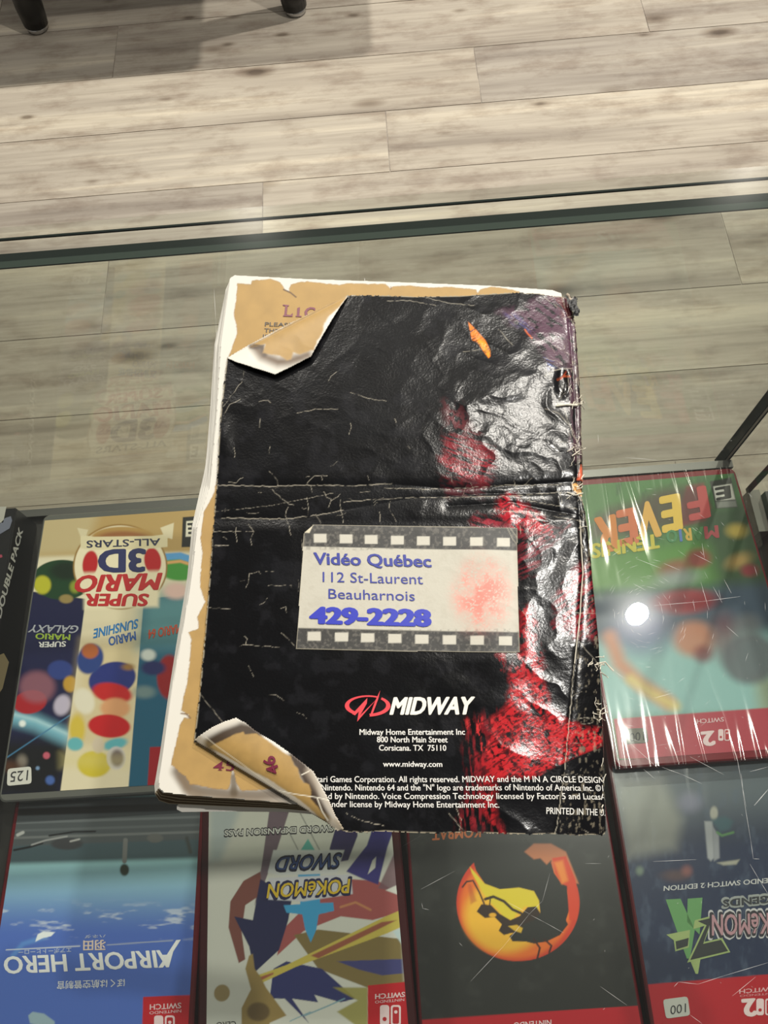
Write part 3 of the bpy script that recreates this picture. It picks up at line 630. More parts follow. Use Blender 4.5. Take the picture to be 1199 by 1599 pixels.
# --- navy monster game, lower right
def art_c6(A):
    A.zoom(960, 1200, .2495); A.sf = 1.8
    A.c[:] = lin((38, 50, 78)); t = sstep((1330 - A.Y) / 110); A.c = A.c * (1 - t * .6)[..., None] + lin((120, 132, 136)) * (t * .6)[..., None]
    n = fbm(A.X / 12, A.Y / 26, 12); A.mix((92, 108, 130), sstep((n - .5) * 3) * .35)
    A.poly([(0, 60), (300, 60), (420, 320), (380, 500), (80, 560)], (176, 178, 164), 14, .5)  # whitish sheen of the wrap painted into this corner of the cover
    A.poly([(560, 330), (610, 330), (620, 560), (600, 580), (580, 560)], (176, 180, 184), 2, .8); A.poly([(610, 360), (650, 420), (655, 560), (620, 580)], (160, 164, 170), 2, .8)
    A.ell(620, 280, 24, 42, (176, 176, 166), 2, .9); A.poly([(600, 320), (690, 300), (740, 330), (720, 380), (660, 400)], (64, 100, 110), 4, .8); A.line([(640, 400), (670, 420), (740, 400)], 12, (96, 150, 90), 2)
    A.poly([(640, 590), (780, 570), (760, 600), (680, 606)], (170, 170, 156), 2, .9); A.ell(380, 670, 80, 34, (92, 72, 72), 6, .8); A.ell(450, 640, 30, 30, (150, 96, 90), 6, .7); A.ell(155, 640, 22, 26, (130, 150, 130), 4, .7)
    A.ell(470, 210, 70, 60, (150, 150, 176), 10, .5)
    A.poly([(200, 1352), (1000, 1285), (1100, 1285), (1100, 1700), (240, 1700)], (178, 30, 42), .8)
c6 = Case('game_case', 'navy game case with a green letter monogram and price sticker, lower right', .1507, -.0215, -4.3204, (86, 8, 18), art_c6, dz=-.0036)
z = ZA(960, 1200, .2495)
c6.text('subtitle_lettering', 'NINTENDO SWITCH 2 EDITION', z(1090, 676), z(306, 736), z(1090, 706), (196, 198, 200), .02)
c6.text('series_outline', 'LEGENDS', z(1068, 774), z(664, 812), z(1070, 838), (150, 156, 156), .085, 0, .0003)
c6.text('series_lettering', 'LEGENDS', z(1062, 786), z(676, 822), z(1064, 830), (44, 48, 54), .03, 0, .0005)
c6.text('title_outline', 'POKéMON', z(1120, 880), z(584, 900), z(1125, 1042), (196, 196, 200), .10, 0, .0003)
c6.text('title_edge', 'POKéMON', z(1112, 890), z(592, 908), z(1118, 1036), (40, 36, 46), .075, 0, .0005)
c6.text('title_lettering', 'POKéMON', z(1104, 900), z(606, 918), z(1110, 1026), (176, 136, 146), .02, 0, .0007)
G0, G1, G2 = (96, 150, 92), (150, 170, 110), (38, 44, 46)
c6.shape('monogram', [[z(318, 820), z(410, 815), z(500, 1010), z(470, 1190), (z(450, 1190))], [z(455, 815), z(548, 808), z(530, 1040), z(452, 960)]], G0, .0003)
c6.shape('monogram', [[z(470, 1200), z(535, 1195), z(520, 1285), z(505, 1285)]], G1, .0003)
c6.shape('monogram_edge', [[z(500, 950), z(620, 918), z(560, 1085), z(672, 1060), z(722, 1150), z(452, 1215), z(560, 985), z(490, 1005)], [z(322, 1040), z(470, 1010), z(462, 1120), z(378, 1145), z(368, 1075)]], G1, .00035)
c6.shape('monogram', [[z(520, 955), z(608, 934), z(552, 1098), z(664, 1072), z(708, 1142), z(472, 1198), z(574, 980)], [z(380, 1082), z(462, 1060), z(456, 1110), z(386, 1132)]], G2, .0005)
c6.sticker([z(300, 1446), z(455, 1426), z(472, 1545), z(320, 1566)], '100', (196, 198, 192), z(445, 1470), z(345, 1486), z(450, 1524), 'white price sticker with 100 handwritten')
c6.text('platform_lettering', 'NINTENDO', z(1020, 1400), z(782, 1418), z(1020, 1412), (214, 150, 156), .0)
c6.text('platform_lettering', 'SWITCH', z(1000, 1364), z(778, 1384), z(1000, 1390), (220, 170, 176), .02)
c6.text('platform_number', '2', z(880, 1442), z(790, 1448), z(892, 1544), (226, 206, 208), .06)
platform_mark(c6, z, 885, 1440, .95)
c6.film(8)

# ------------------------------------------------------------------ black box of the double pack, far left
XB, ZB = -.2362, SH + .0275
def on_x(px, py, x): return on_plane(px, py, np.array([x, 0, 0]), np.array([1., 0, 0]))
DP = thing('game_box', 'thick black double pack game box at the left edge', 'game box', (XB - .07, .115, SH))
DO = np.array(DP.location)
bm = bmesh.new(); fs = box(bm, XB - .14, XB, .028, .1995, SH + .0002, ZB)
for v in bm.verts: v.co -= Vector(DO)
bmesh.ops.bevel(bm, geom=bm.edges[:], offset=.0008, segments=2, affect='EDGES')
obj('box_body', bm, principled('box_black', lin((22, 22, 24)), .35), DP)
V, fs = text_uv('DOUBLE PACK', .035, .15)
a, b, c = on_x(1, 966, XB + .0004), on_x(36, 828, XB + .0004), on_x(-6.5, 962, XB + .0004)
link('side_lettering', mesh_from('side_lettering', a + V[:, :1] * (b - a) + V[:, 1:2] * (c - a) + V[:, 2:] * np.array([1, 0, 0]) - DO, fs), ink((200, 200, 198)), DP)
def top_patch(name, pts, col):
    W = [at(x, y, ZB + .0003) - DO for x, y in pts]; link(name, mesh_from(name, W, [tuple(range(len(W)))]), ink(col), DP)
top_patch('cover_patch', [(-30, 792), (10, 791), (5, 816), (-30, 818)], (168, 166, 160))
top_patch('cover_patch', [(8, 809), (17, 806), (19, 813), (15, 825), (0, 834), (-4, 822)], (104, 108, 126))
top_patch('cover_patch', [(-6, 866), (3, 866), (4, 870), (-6, 873)], (150, 60, 80))
for pts in ([(-20, 1030), (6, 1020), (14, 1034), (4, 1075), (-20, 1110)],): top_patch('cover_patch', pts, (96, 84, 58))

# ------------------------------------------------------------------ the worn booklet
ZP, ZC = GT + .0079, GT + .0086
BK = thing('game_booklet', 'worn black instruction booklet with dog-eared corners lying on the counter glass', 'booklet', tuple(at(620, 900, GT)))
BO = np.array(BK.location)
u_ax = np.array([math.cos(math.radians(-5.2)), math.sin(math.radians(-5.2)), 0]); v_ax = np.array([-u_ax[1], u_ax[0], 0])
B0 = at(303, 1158, ZC)

# pages: thin leaves, each a little offset from the one below
top_l = [(248, 1216), (255, 1176), (268, 1080), (281, 1010), (300, 900), (308, 822), (328, 758), (331, 728), (338, 654), (345, 539), (357, 452), (360, 434), (366, 430)]
low_l = [(241, 1226), (250, 1176), (264, 1080), (275, 1010), (293, 900), (300, 822), (315, 758), (320, 728), (327, 654), (334, 539), (353, 452), (360, 437), (367, 434)]
rest_t = [(480, 436), (600, 440), (760, 446), (862, 453), (876, 458), (880, 480), (884, 600), (888, 760), (893, 900), (880, 1090), (858, 1282), (760, 1277), (545, 1266), (441, 1253), (380, 1248), (296, 1242), (256, 1237), (249, 1230)]
rest_l = [(480, 439), (600, 442), (760, 448), (862, 454), (876, 459), (880, 481), (884, 600), (888, 760), (893, 900), (880, 1090), (858, 1282), (760, 1280), (545, 1272), (430, 1262), (350, 1259), (262, 1255), (247, 1250), (241, 1240)]
low, top = np.array(low_l + rest_l, float), np.array(top_l + rest_t, float)
NL = 15
bm = bmesh.new()
for k in range(NL):
    t = k / (NL - 1.); w = np.array([rnd.uniform(-1.2, 1.2) for _ in low]) * (0 if k == NL - 1 else 1)
    w[len(top_l):len(top_l) + 11] *= .3
    px = low + (top - low) * t; px[:, 0] += w
    z0 = GT + .0004 + k * (.0075 / NL); z1 = z0 + (.0075 / NL) * .80
    P = [at(x, y, z1) for x, y in px]
    a0 = [bm.verts.new((*p[:2], z0)) for p in P]; b0 = [bm.verts.new((*p[:2], z1)) for p in P]
    bm.faces.new(b0).material_index = 0; bm.faces.new(a0[::-1]).material_index = 0
    for i in range(len(P)):
        j = (i + 1) % len(P); f = bm.faces.new((a0[i], a0[j], b0[j], b0[i]))
        f.material_index = (1 if k % 4 else 2) if (px[i, 1] > 1235 and px[j, 1] > 1235) else 0
    if k < NL - 1:                               # the scorched print runs along the foot of every leaf
        ids = [i for i in range(len(px)) if px[i, 1] > 1232 and px[i, 0] < 800]
        for i, j in zip(ids, ids[1:]):
            fi = 3 if i == ids[-2] or j == ids[-1] else 11
            a_, b_ = at(*px[i], z1 + .00002), at(*px[j], z1 + .00002); c_, d_ = at(px[j][0] + 2, px[j][1] - fi, z1 + .00002), at(px[i][0] + 2, px[i][1] - 11, z1 + .00002)
            bm.faces.new([bm.verts.new(q) for q in (a_, b_, c_, d_)]).material_index = 1 if k % 4 else 2
for v in bm.verts: v.co -= Vector(BO)
pb = obj('page_block', bm, [paper_m, principled('page_edge_brown', lin((84, 68, 46)), .7), principled('page_edge_pale', lin((168, 156, 128)), .7)], BK)
pb['label'] = 'thick stack of yellowed white pages'
bm = bmesh.new()
prism(bm, [at(x, y, GT + .0004) for x, y in ((286, 1250), (276, 1258), (276, 1264), (284, 1268), (350, 1267), (447, 1268), (545, 1276), (760, 1284), (940, 1288), (925, 1090), (896, 760), (884, 480), (380, 450))], GT + .00005, GT + .00038)
for v in bm.verts: v.co -= Vector(BO)
obj('front_cover', bm, paper_m, BK)

def sheet_grid(px_poly, z, pitch=.00025, pad=.001):
    W = np.array([at(x, y, z) for x, y in px_poly]) - B0
    uu, vv = W @ u_ax, W @ v_ax
    u = np.arange(uu.min() - pad, uu.max() + pad, pitch); v = np.arange(vv.min() - pad, vv.max() + pad, pitch)
    U, V_ = np.meshgrid(u, v)
    P = B0 + U[..., None] * u_ax + V_[..., None] * v_ax; P[..., 2] = z
    X, Y = to_px(P)
    return U * 1000, V_ * 1000, P, X, Y
def keep_in(X, Y, poly, rough=0):
    xc = (X[:-1, :-1] + X[1:, 1:]) / 2; yc = (Y[:-1, :-1] + Y[1:, 1:]) / 2
    if rough: xc = xc + (fbm(xc / 3, yc / 3, 41, 3) - .5) * rough; yc = yc + (fbm(xc / 3, yc / 3, 47, 3) - .5) * rough
    return inside(xc, yc, poly)

TAN, TAND = (162, 130, 74), (116, 85, 46)
def burnt_edge(A, pts, w, col, soft):   # the printed scorch outside a parchment outline
    A.line(pts, w, col, soft)
def pz(ox, oy, k): return lambda L: [(ox + a * k, oy + b * k) for a, b in L]
Z3 = pz(320, 410, .267); Z4 = pz(640, 430, .2669); Z7 = pz(220, 1080, .2836); Z2 = pz(290, 840, .2125)
page_poly = [tuple(q) for q in top]
U, V_, P, X, Y = sheet_grid(page_poly, ZP, .00028)
A = Art(X, Y, (206, 202, 192))
parch = Z3([(140, 545), (165, 480), (186, 420), (184, 360), (168, 310), (180, 240), (190, 120), (270, 127), (276, 104), (330, 100), (380, 94), (440, 116), (468, 156), (490, 166), (502, 130), (560, 110), (630, 112), (700, 122), (780, 130), (840, 121), (960, 126), (1056, 124), (1084, 150), (1100, 140), (1199, 132)]) \
    + Z4([(20, 62), (100, 70), (230, 68), (300, 74), (385, 82), (398, 106), (412, 80), (480, 66), (560, 78), (640, 92), (645, 130)]) + [(811, 700), (700, 1200)] \
    + Z7([(1000, 500), (860, 520), (700, 536), (640, 542), (550, 545), (525, 500), (510, 440), (500, 430), (494, 500), (480, 540), (400, 534), (320, 516), (270, 512), (245, 464), (210, 445), (200, 428), (166, 404), (180, 330), (205, 230), (214, 182), (240, 142), (268, 146), (262, 128), (222, 104), (236, 30), (246, -20)]) \
    + Z2([(10, 1062), (30, 900), (42, 740), (22, 694), (98, 664), (84, 580), (142, 470), (104, 350), (122, 100), (108, 0)]) + [(318, 800), (334, 770), (345, 720), (352, 640)]
for L, wd, cc, so in ((Z7([(205, 440), (260, 520), (330, 545), (480, 565), (640, 570), (820, 560)]), 20, (84, 68, 48), 8), (Z7([(510, 470), (512, 560)]), 12, (80, 66, 46), 4)): A.line(L, wd, cc, so, .85)
A.line(Z7([(225, 470), (270, 560), (380, 600), (800, 625)]), 14, (112, 94, 72), 8, .8)
A.poly(parch, TAND, 1.0, 1, 1.2, 5); w, m = A.polymask(parch, 3.5)
n = fbm(A.X / 22, A.Y / 22, 4); tone = lin(TAN) * (.90 + .22 * n)[..., None]
pm = np.zeros(X.shape); ww, mm = A.polymask(parch, 2.2, 1.2, 5); pm[ww] = sstep((mm - .35) * 1.8)
A.c = A.c * (1 - pm[..., None]) + tone * pm[..., None]
A.line(Z3([(460, 158), (500, 176), (532, 202)]), 2.0, (74, 52, 40), .9); A.line(Z7([(222, 120), (250, 124), (272, 146)]), 2.4, (104, 78, 48), 1.0); A.line(Z3([(1086, 140), (1088, 156)]), 1.2, (110, 80, 50), .7)
tp = link('printed_page', grid_mesh('printed_page', P - BO, keep_in(X, Y, page_poly), np.clip(A.c, 0, 1)), print_mat('page_print', .6), BK); tp['label'] = 'white page with a tan parchment print'
def flat_text(name, txt, a, b, c, col, zz, parent, bold=0, shear=0, H=None, eps=.00018, label=None):
    V, fs = text_uv(txt, bold, shear)
    a, b, c = at(*a, zz), at(*b, zz), at(*c, zz)
    W = a + V[:, :1] * (b - a) + V[:, 1:2] * (c - a)
    W[:, 2] = (H(W) if H is not None else zz) + eps + V[:, 2]
    o = link(name, mesh_from(name, W - BO, fs), ink(col), parent)
    if label: o['label'] = label
    return o
WINE = (106, 26, 52)
z = ZA(320, 410, .267)
def serif(name, polys, col, parent, zz, conv, H=None, eps=.00018):
    V = []; fs = []
    for pl in polys:
        k = len(V); W = np.array([at(*q, zz) for q in conv(pl)]); W[:, 2] = (H(W) if H is not None else zz) + eps
        V += list(W - BO); fs.append(tuple(range(k, len(V))))
    return link(name, mesh_from(name, V, fs), ink(col), parent)
# "Lic" in flared capitals
serif('heading_lettering', [
    [(456, 247), (492, 250), (490, 256), (484, 258), (478, 306), (500, 309), (514, 296), (512, 318), (456, 316), (458, 310), (464, 308), (470, 256), (456, 253)],
    [(540, 268), (556, 262), (552, 312), (566, 314), (564, 320), (530, 318), (531, 312), (538, 311)],
    [(646, 268), (644, 284), (630, 274), (614, 274), (600, 286), (598, 300), (606, 312), (622, 312), (636, 304), (634, 314), (618, 322), (600, 320), (584, 308), (582, 288), (596, 270), (616, 262), (634, 264)]], WINE, tp, ZP, pz(320, 410, .267))
for txt, a, b, c in (('PLEASE', z(350, 372), z(512, 378), z(352, 350)), ('THE S', z(346, 408), z(462, 414), z(348, 386)), ('IF', z(338, 442), z(372, 444), z(340, 422))):
    flat_text('body_lettering', txt, a, b, c, (52, 44, 38), ZP, tp, .012)
z = ZA(220, 1080, .2836)
serif('page_number', [
    [(400, 416), (452, 380), (446, 414), (458, 415), (456, 422), (445, 421), (443, 430), (452, 434), (422, 433), (430, 429), (431, 421), (398, 421)],
    [(474, 382), (520, 384), (518, 394), (484, 392), (481, 400), (500, 404), (516, 416), (512, 430), (494, 437), (468, 434), (470, 426), (492, 430), (502, 420), (496, 410), (472, 406)]], WINE, tp, ZP, pz(220, 1080, .2836))

# the torn back cover
cover_poly = [(543, 462), (600, 462), (660, 464), (720, 463), (760, 460), (800, 458), (840, 459), (862, 464), (872, 463), (884, 466), (890, 474), (895, 490), (897, 500), (900, 520), (903, 560), (905, 585), (906, 600), (908, 625), (909, 640), (908, 680), (910, 700), (912, 718), (914, 740), (911, 755), (908, 775), (914, 800), (920, 830), (924, 860), (926, 900), (930, 930), (935, 980), (940, 1030), (944, 1090), (945, 1130), (948, 1170), (949, 1230), (952, 1270), (955, 1296), (945, 1304), (925, 1303), (900, 1305), (880, 1303), (860, 1302), (830, 1303), (800, 1302), (760, 1301), (730, 1299), (715, 1300), (680, 1301), (640, 1300), (600, 1298), (560, 1300), (535, 1298), (510, 1284), (440, 1240), (370, 1197), (303, 1158), (308, 1120), (312, 1085), (318, 1020), (323, 960), (328, 900), (331, 850), (334, 810), (338, 760), (342, 700), (345, 650), (350, 600), (355, 558)]
U, V_, P, X, Y = sheet_grid(cover_poly, ZC, .00024)
def spine_x(Y): return np.interp(Y, [455, 560, 620, 700, 770, 830, 900, 1000, 1050, 1130, 1220, 1300], [884, 893, 896, 900, 902, 906, 909, 903, 897, 888, 880, 868])
def crumple(u, v, right_=0):
    def rid(x, y, s): n = vn(x, y, s); return 1 - np.abs(2 * n - 1)
    wu = u + 9 * (fbm(u / 16, v / 16, 3) - .5); wv = v + 9 * (fbm(u / 14, v / 14, 9) - .5)
    def ro(a): c, s_ = math.cos(a), math.sin(a); return wu * c + wv * s_, -wu * s_ + wv * c
    a1, b1 = ro(.5); a2, b2 = ro(1.25); a3, b3 = ro(-.6); a4, b4 = ro(.2)
    return .70 * rid(a1 / 24, b1 / 15, 1) + .50 * rid(a2 / 15, b2 / 11, 2) + (.26 + .12 * right_) * rid(a3 / 8, b3 / 6, 4) + (.09 + .03 * right_) * fbm(a4 / 3.5, b4 / 3, 5, 2) + .03 * fbm(u / 1.2, v / 1.2, 6, 3)
FL = [[(335, 757), (430, 759), (520, 758), (615, 756), (720, 764), (905, 752)], [(332, 808), (430, 810), (480, 808), (530, 797), (640, 778), (760, 771), (908, 768)], [(700, 790), (800, 785), (905, 806)]]
def height_mm(u, v, X, Y):
    right = sstep((X - 560) / 260); upper = sstep((830 - Y) / 200)
    amp = .13 + .56 * right * (.40 + .60 * sstep((Y - 575) / 70)) * (1 - .30 * sstep((Y - 840) / 80)) + .08 * upper * (1 - right)
    stick = sstep(.5 + (np.minimum(np.minimum(X - 462, 812 - X), np.minimum(Y - 815, 1025 - Y))) / 24.)
    amp = amp * (1 - .65 * stick)
    h = amp * crumple(u, v, right)
    for L, dep in zip(FL, (.45, .38, .5)):
        d = seg_dist(X, Y, L) / 5.2; h = h - dep * np.exp(-(d / 1.3)) * (.45 + .75 * right)
    band = sstep((Y - 745) / 20) * sstep((830 - Y) / 20); h = h - .25 * band
    h = h + .5 * np.exp(-(((X - 825) / 95.) ** 2 + ((Y - 606) / 66.) ** 2))          # swollen by the spine
    h = h + .6 * np.exp(-((X - (778 + (Y - 1000) * .10)) / 46.) ** 2) * sstep((Y - 820) / 60) * (.6 + .8 * vn(Y / 60, Y * 0, 3))
    h = h + .5 * np.exp(-((X - 350 + (Y - 700) * .08) / 14.) ** 2) * sstep((745 - Y) / 60) * sstep((Y - 640) / 50)
    s = np.maximum(X - spine_x(Y) + 4, 0) / 5.2; h = h - .010 * s ** 2 - .09 * s; e = np.maximum(X - np.interp(Y, [455, 640, 760, 860, 1000, 1130, 1300], [893, 904, 906, 918, 932, 940, 948]), 0) / 5.2; h = h - 1.6 * e ** 2
    h = h - .35 * np.exp(-(np.abs(X - spine_x(Y)) / 5.2 / .9))
    hole = np.exp(-(((X - 877) / 10.) ** 2 + ((Y - 600) / 20.) ** 2) ** 2); h = h - .8 * hole
    return np.maximum(h, np.where(X > spine_x(Y), -7, -.35))
Hm = height_mm(U, V_, X, Y)
P[..., 2] = ZC + Hm / 1000
u0, v0, du = U[0, 0], V_[0, 0], U[0, 1] - U[0, 0]
def H_at(W):
    q = (W - B0) * 1000; a = (q @ u_ax - u0) / du; b = (q @ v_ax - v0) / du
    a = np.clip(a, 0, U.shape[1] - 1.01); b = np.clip(b, 0, U.shape[0] - 1.01); i = a.astype(int); j = b.astype(int); fa = a - i; fb = b - j
    return (P[j, i, 2] * (1 - fa) * (1 - fb) + P[j, i + 1, 2] * fa * (1 - fb) + P[j + 1, i, 2] * (1 - fa) * fb + P[j + 1, i + 1, 2] * fa * fb)

A = Art(X, Y, (7, 7, 9))
n = fbm(X / 60, Y / 60, 21); A.mix((15, 16, 19), sstep((n - .42) * 4) * .5)
A.mix((36, 36, 40), sstep((fbm(X / 26, Y / 26, 23, 6) - .54) * 5) * .30)
def fur(pts, col, ang, thr=.45, soft=12, a=1.0, Lx=20, Ly=3.2, seed=31, gain=6, wob=9):
    w, m = A.polymask(pts, soft, wob, 16, seed)
    if w is None: return
    t = math.radians(ang); x, y = A.X[w], A.Y[w]
    n = fbm((x * math.cos(t) + y * math.sin(t)) / Lx, (-x * math.sin(t) + y * math.cos(t)) / Ly, seed, 3)
    A.mix(col, np.clip(m * sstep((n - thr) * gain) * a, 0, 1), w)
# purple and maroon wash near the spine
fur(Z4([(500, 225), (620, 205), (820, 110), (930, 110), (975, 300), (985, 530), (860, 560), (790, 500), (740, 400), (660, 310)]), (88, 60, 76), 35, .30, 10, .85, 14, 5)
fur(Z4([(820, 110), (950, 130), (965, 240), (900, 250)]), (96, 46, 48), 50, .35, 6, .9)
fur(Z4([(550, 240), (640, 250), (700, 330), (690, 360), (600, 280)]), (74, 70, 120), 40, .35, 8, .8)
fur(Z4([(780, 490), (840, 500), (860, 560), (800, 560)]), (60, 80, 140), 30, .4, 4, .7)
fur([(880, 520), (905, 520), (912, 720), (890, 720)], (74, 50, 60), 85, .35, 4, .8)
A.poly(Z4([(340, 275), (385, 320), (440, 382), (468, 440), (470, 478), (460, 490), (432, 452), (395, 396), (362, 382)]), (226, 120, 34), .9); A.poly(Z4([(400, 372), (440, 400), (466, 445), (460, 484), (436, 448), (396, 392)]), (232, 160, 52), 2.5, .8)
A.line(Z4([(672, 322), (686, 344), (712, 374)]), 2.2, (190, 92, 50), 1)
A.poly(Z4([(858, 566), (880, 556), (935, 555), (925, 640), (905, 716), (872, 718)]), (12, 10, 12), 2); A.line(Z4([(862, 612), (900, 590), (935, 596)]), 2.4, (178, 80, 40), 1); A.line(Z4([(885, 606), (912, 568)]), 2.2, (150, 60, 34), 1)
# red fur
K = pz(640, 600, .2669)
fur(K([(190, 110), (290, 130), (350, 260), (330, 300), (220, 290)]), (98, 40, 46), 70, .40, 14, .8, 10, 5)
fur(K([(210, 290), (330, 270), (420, 330), (500, 400), (480, 520), (440, 590), (230, 560), (170, 470)]), (118, 26, 36), 20, .42, 12, .95, 22, 3)
fur(K([(180, 440), (470, 420), (490, 500), (440, 580), (250, 560)]), (150, 34, 46), 14, .50, 10, .9, 22, 3, 37)
fur(K([(200, 580), (460, 560), (440, 640), (220, 660)]), (84, 24, 34), 10, .40, 10, .7)
fur(K([(510, 690), (590, 640), (640, 680), (760, 780), (860, 880), (780, 870), (620, 850), (520, 790)]), (166, 26, 40), 35, .34, 8, .95, 12, 4)
fur(K([(360, 800), (400, 760), (560, 790), (560, 840), (370, 835)]), (150, 40, 54), 20, .42, 8, .9)
fur(K([(630, 840), (880, 870), (930, 820), (940, 850), (760, 990), (640, 1060)]), (130, 30, 44), -32, .44, 9, .85, 26, 3)
fur(K([(990, 1060), (1050, 1040), (1085, 1190), (1100, 1480), (970, 1480), (850, 1440), (850, 1250), (930, 1120)]), (132, 24, 36), -35, .42, 10, .95, 22, 3.6)
fur(K([(640, 1000), (760, 1000), (740, 1130), (640, 1130)]), (120, 28, 40), -20, .48, 8, .8)
D = pz(760, 800, .1751)
fur(D([(285, 840), (360, 830), (420, 900), (430, 1100), (480, 1300), (500, 1600), (200, 1600), (200, 1380), (290, 1260)]), (166, 30, 38), 70, .36, 8, 1, 10, 5, 33)
fur(D([(100, 1270), (150, 1270), (140, 1420), (110, 1400)]), (170, 34, 42), 80, .4, 4, .9)
B4 = pz(820, 1060, .1626); E5 = pz(480, 1060, .417)
big = E5([(800, -10), (870, -10), (900, 60), (905, 110), (960, 150), (1030, 178), (1100, 190), (1118, 205), (1120, 246), (1000, 296), (900, 345), (850, 372), (790, 374), (700, 372), (660, 300), (690, 210), (700, 150), (740, 110), (760, 40)])
fur(big, (176, 34, 40), 60, .26, 7, 1, 10, 6, 35, 6, 5)
fur(E5([(600, 150), (700, 130), (690, 240), (660, 380), (690, 480), (735, 575), (560, 570), (600, 400)]), (120, 26, 34), 85, .46, 12, .9, 26, 4, 39)
fur(E5([(640, 300), (700, 300), (700, 400), (690, 480), (720, 560), (735, 577), (700, 577), (655, 470)]), (160, 30, 36), 82, .36, 8, .95, 16, 5, 36)
fur(E5([(590, 150), (700, 150), (690, 300), (620, 290)]), (196, 50, 52), 86, .56, 8, .9, 14, 4, 38, 9)
A.poly(E5([(860, 372), (900, 345), (1000, 296), (1120, 246), (1140, 580), (760, 580), (740, 400)]), (11, 11, 14), .8)
w, m = A.polymask(big, 4); sp = fbm(A.X[w] / 5.5, A.Y[w] / 3.6, 71, 3); A.mix((34, 14, 18), m * sstep((sp - .62) * 9) * .95, w)
A.poly(K([(975, 560), (1000, 470), (1012, 470), (1028, 560)]), (206, 96, 66), 1); A.poly(K([(945, 585), (975, 575), (1016, 640), (1010, 660), (960, 620)]), (214, 160, 96), 1); A.poly(K([(965, 575), (1030, 570), (1010, 600)]), (60, 40, 20), 1)
redness = np.clip((A.c[..., 0] - 2.2 * A.c[..., 1] - .02) * 6, 0, 1)
t_ = -.6; xr, yr = X * math.cos(t_) + Y * math.sin(t_), -X * math.sin(t_) + Y * math.cos(t_)
A.mix((26, 12, 16), redness * sstep((fbm(xr / 11, yr / 3.0, 77, 4) - .53) * 7) * .75)
# creases worn through to the paper
WORN = (196, 188, 170)
def crack(pts, wd=1.0, a=.85, jit=1.6, col=WORN):
    out = []
    for (x0, y0), (x1, y1) in zip(pts, pts[1:]):
        k = max(2, int(math.hypot(x1 - x0, y1 - y0) / 5))
        for i in range(k): out.append((x0 + (x1 - x0) * i / k + rnd.uniform(-jit, jit) * .5, y0 + (y1 - y0) * i / k + rnd.uniform(-jit, jit) * .5))
    out.append(pts[-1]); w = A.win(out, 4)
    if w is None: return
    d = seg_dist(A.X[w], A.Y[w], out); nn = fbm(A.X[w] / 7, A.Y[w] / 7, 51, 3)
    A.mix(col, np.clip(sstep(.5 + (wd * .62 * (.35 + 1.0 * nn) / 2 - d) / .95) * a * .68 * sstep((nn - .22) * 5), 0, 1), w)
Q = pz(320, 540, .2669); R2 = pz(290, 840, .2125)
for L, wd in (([(338, 757), (430, 759), (480, 757), (560, 758), (612, 755)], 1.8), ([(345, 808), (426, 810), (456, 809)], 1.8), ([(456, 809), (500, 803), (536, 796)], 1.6), ([(536, 784), (580, 780), (640, 777)], 1.2), ([(335, 798), (420, 790), (520, 770)], .6)): crack(L, wd)
for L in ([(375, 735), (425, 790), (425, 825), (410, 832)], [(390, 838), (430, 875), (495, 925), (520, 930)], [(485, 940), (470, 990), (490, 1050), (505, 1110)], [(622, 820), (625, 855)], [(595, 885), (605, 950), (603, 990)], [(695, 850), (712, 885), (740, 900), (722, 945)], [(740, 905), (780, 880)], [(790, 900), (795, 960), (808, 1035)], [(1080, 905), (1078, 960), (1110, 1000), (1120, 1030)], [(1022, 970), (1025, 1040)], [(140, 800), (180, 802), (205, 780), (228, 770)], [(185, 1060), (178, 1100), (188, 1150)], [(255, 1040), (285, 1090), (270, 1130), (275, 1170)], [(50, 1088), (290, 1088)], [(60, 1170), (140, 1168)], [(315, 330), (370, 320), (385, 335)], [(850, 450), (855, 480), (842, 520)], [(110, 360), (150, 300), (215, 215), (230, 150)], [(115, 400), (150, 345), (215, 310)], [(540, 395), (650, 372), (780, 372)], [(720, 210), (735, 180), (770, 155)], [(850, 275), (950, 310), (1060, 325)], [(1110, 430), (1120, 455)], [(320, 430), (320, 480)], [(170, 600), (180, 630), (172, 655)], [(380, 590), (375, 630)], [(600, 800), (640, 765), (690, 760), (715, 762)], [(680, 760), (686, 785)], [(1185, 590), (1199, 605)]): crack(Q(L), 1.1, .8)
for L in ([(465, 265), (540, 248), (550, 265)], [(465, 265), (460, 330), (440, 370)], [(400, 318), (460, 316)], [(590, 245), (650, 250)], [(170, 515), (330, 520)], [(195, 62), (310, 58)], [(545, 490), (585, 470), (598, 445)], [(395, 795), (440, 782), (452, 740), (430, 722)], [(440, 785), (540, 795), (690, 802)], [(700, 700), (770, 755), (810, 812)], [(605, 350), (700, 352), (775, 345), (778, 370)], [(695, 520), (735, 510), (742, 560)], [(855, 0), (858, 170), (850, 260)], [(830, 310), (828, 400)], [(612, 1148), (660, 1155), (720, 1195)], [(815, 1285), (860, 1300), (890, 1330)], [(460, 940), (500, 1020)], [(110, 1155), (270, 1352)]): crack(R2(L), 1.0, .75)
for L in ([(870, 10), (920, 12), (905, 190)],): pass
for L in ([(455, 60), (440, 160), (425, 240), (432, 260)],): pass
TRX = pz(840, 440, .1126)
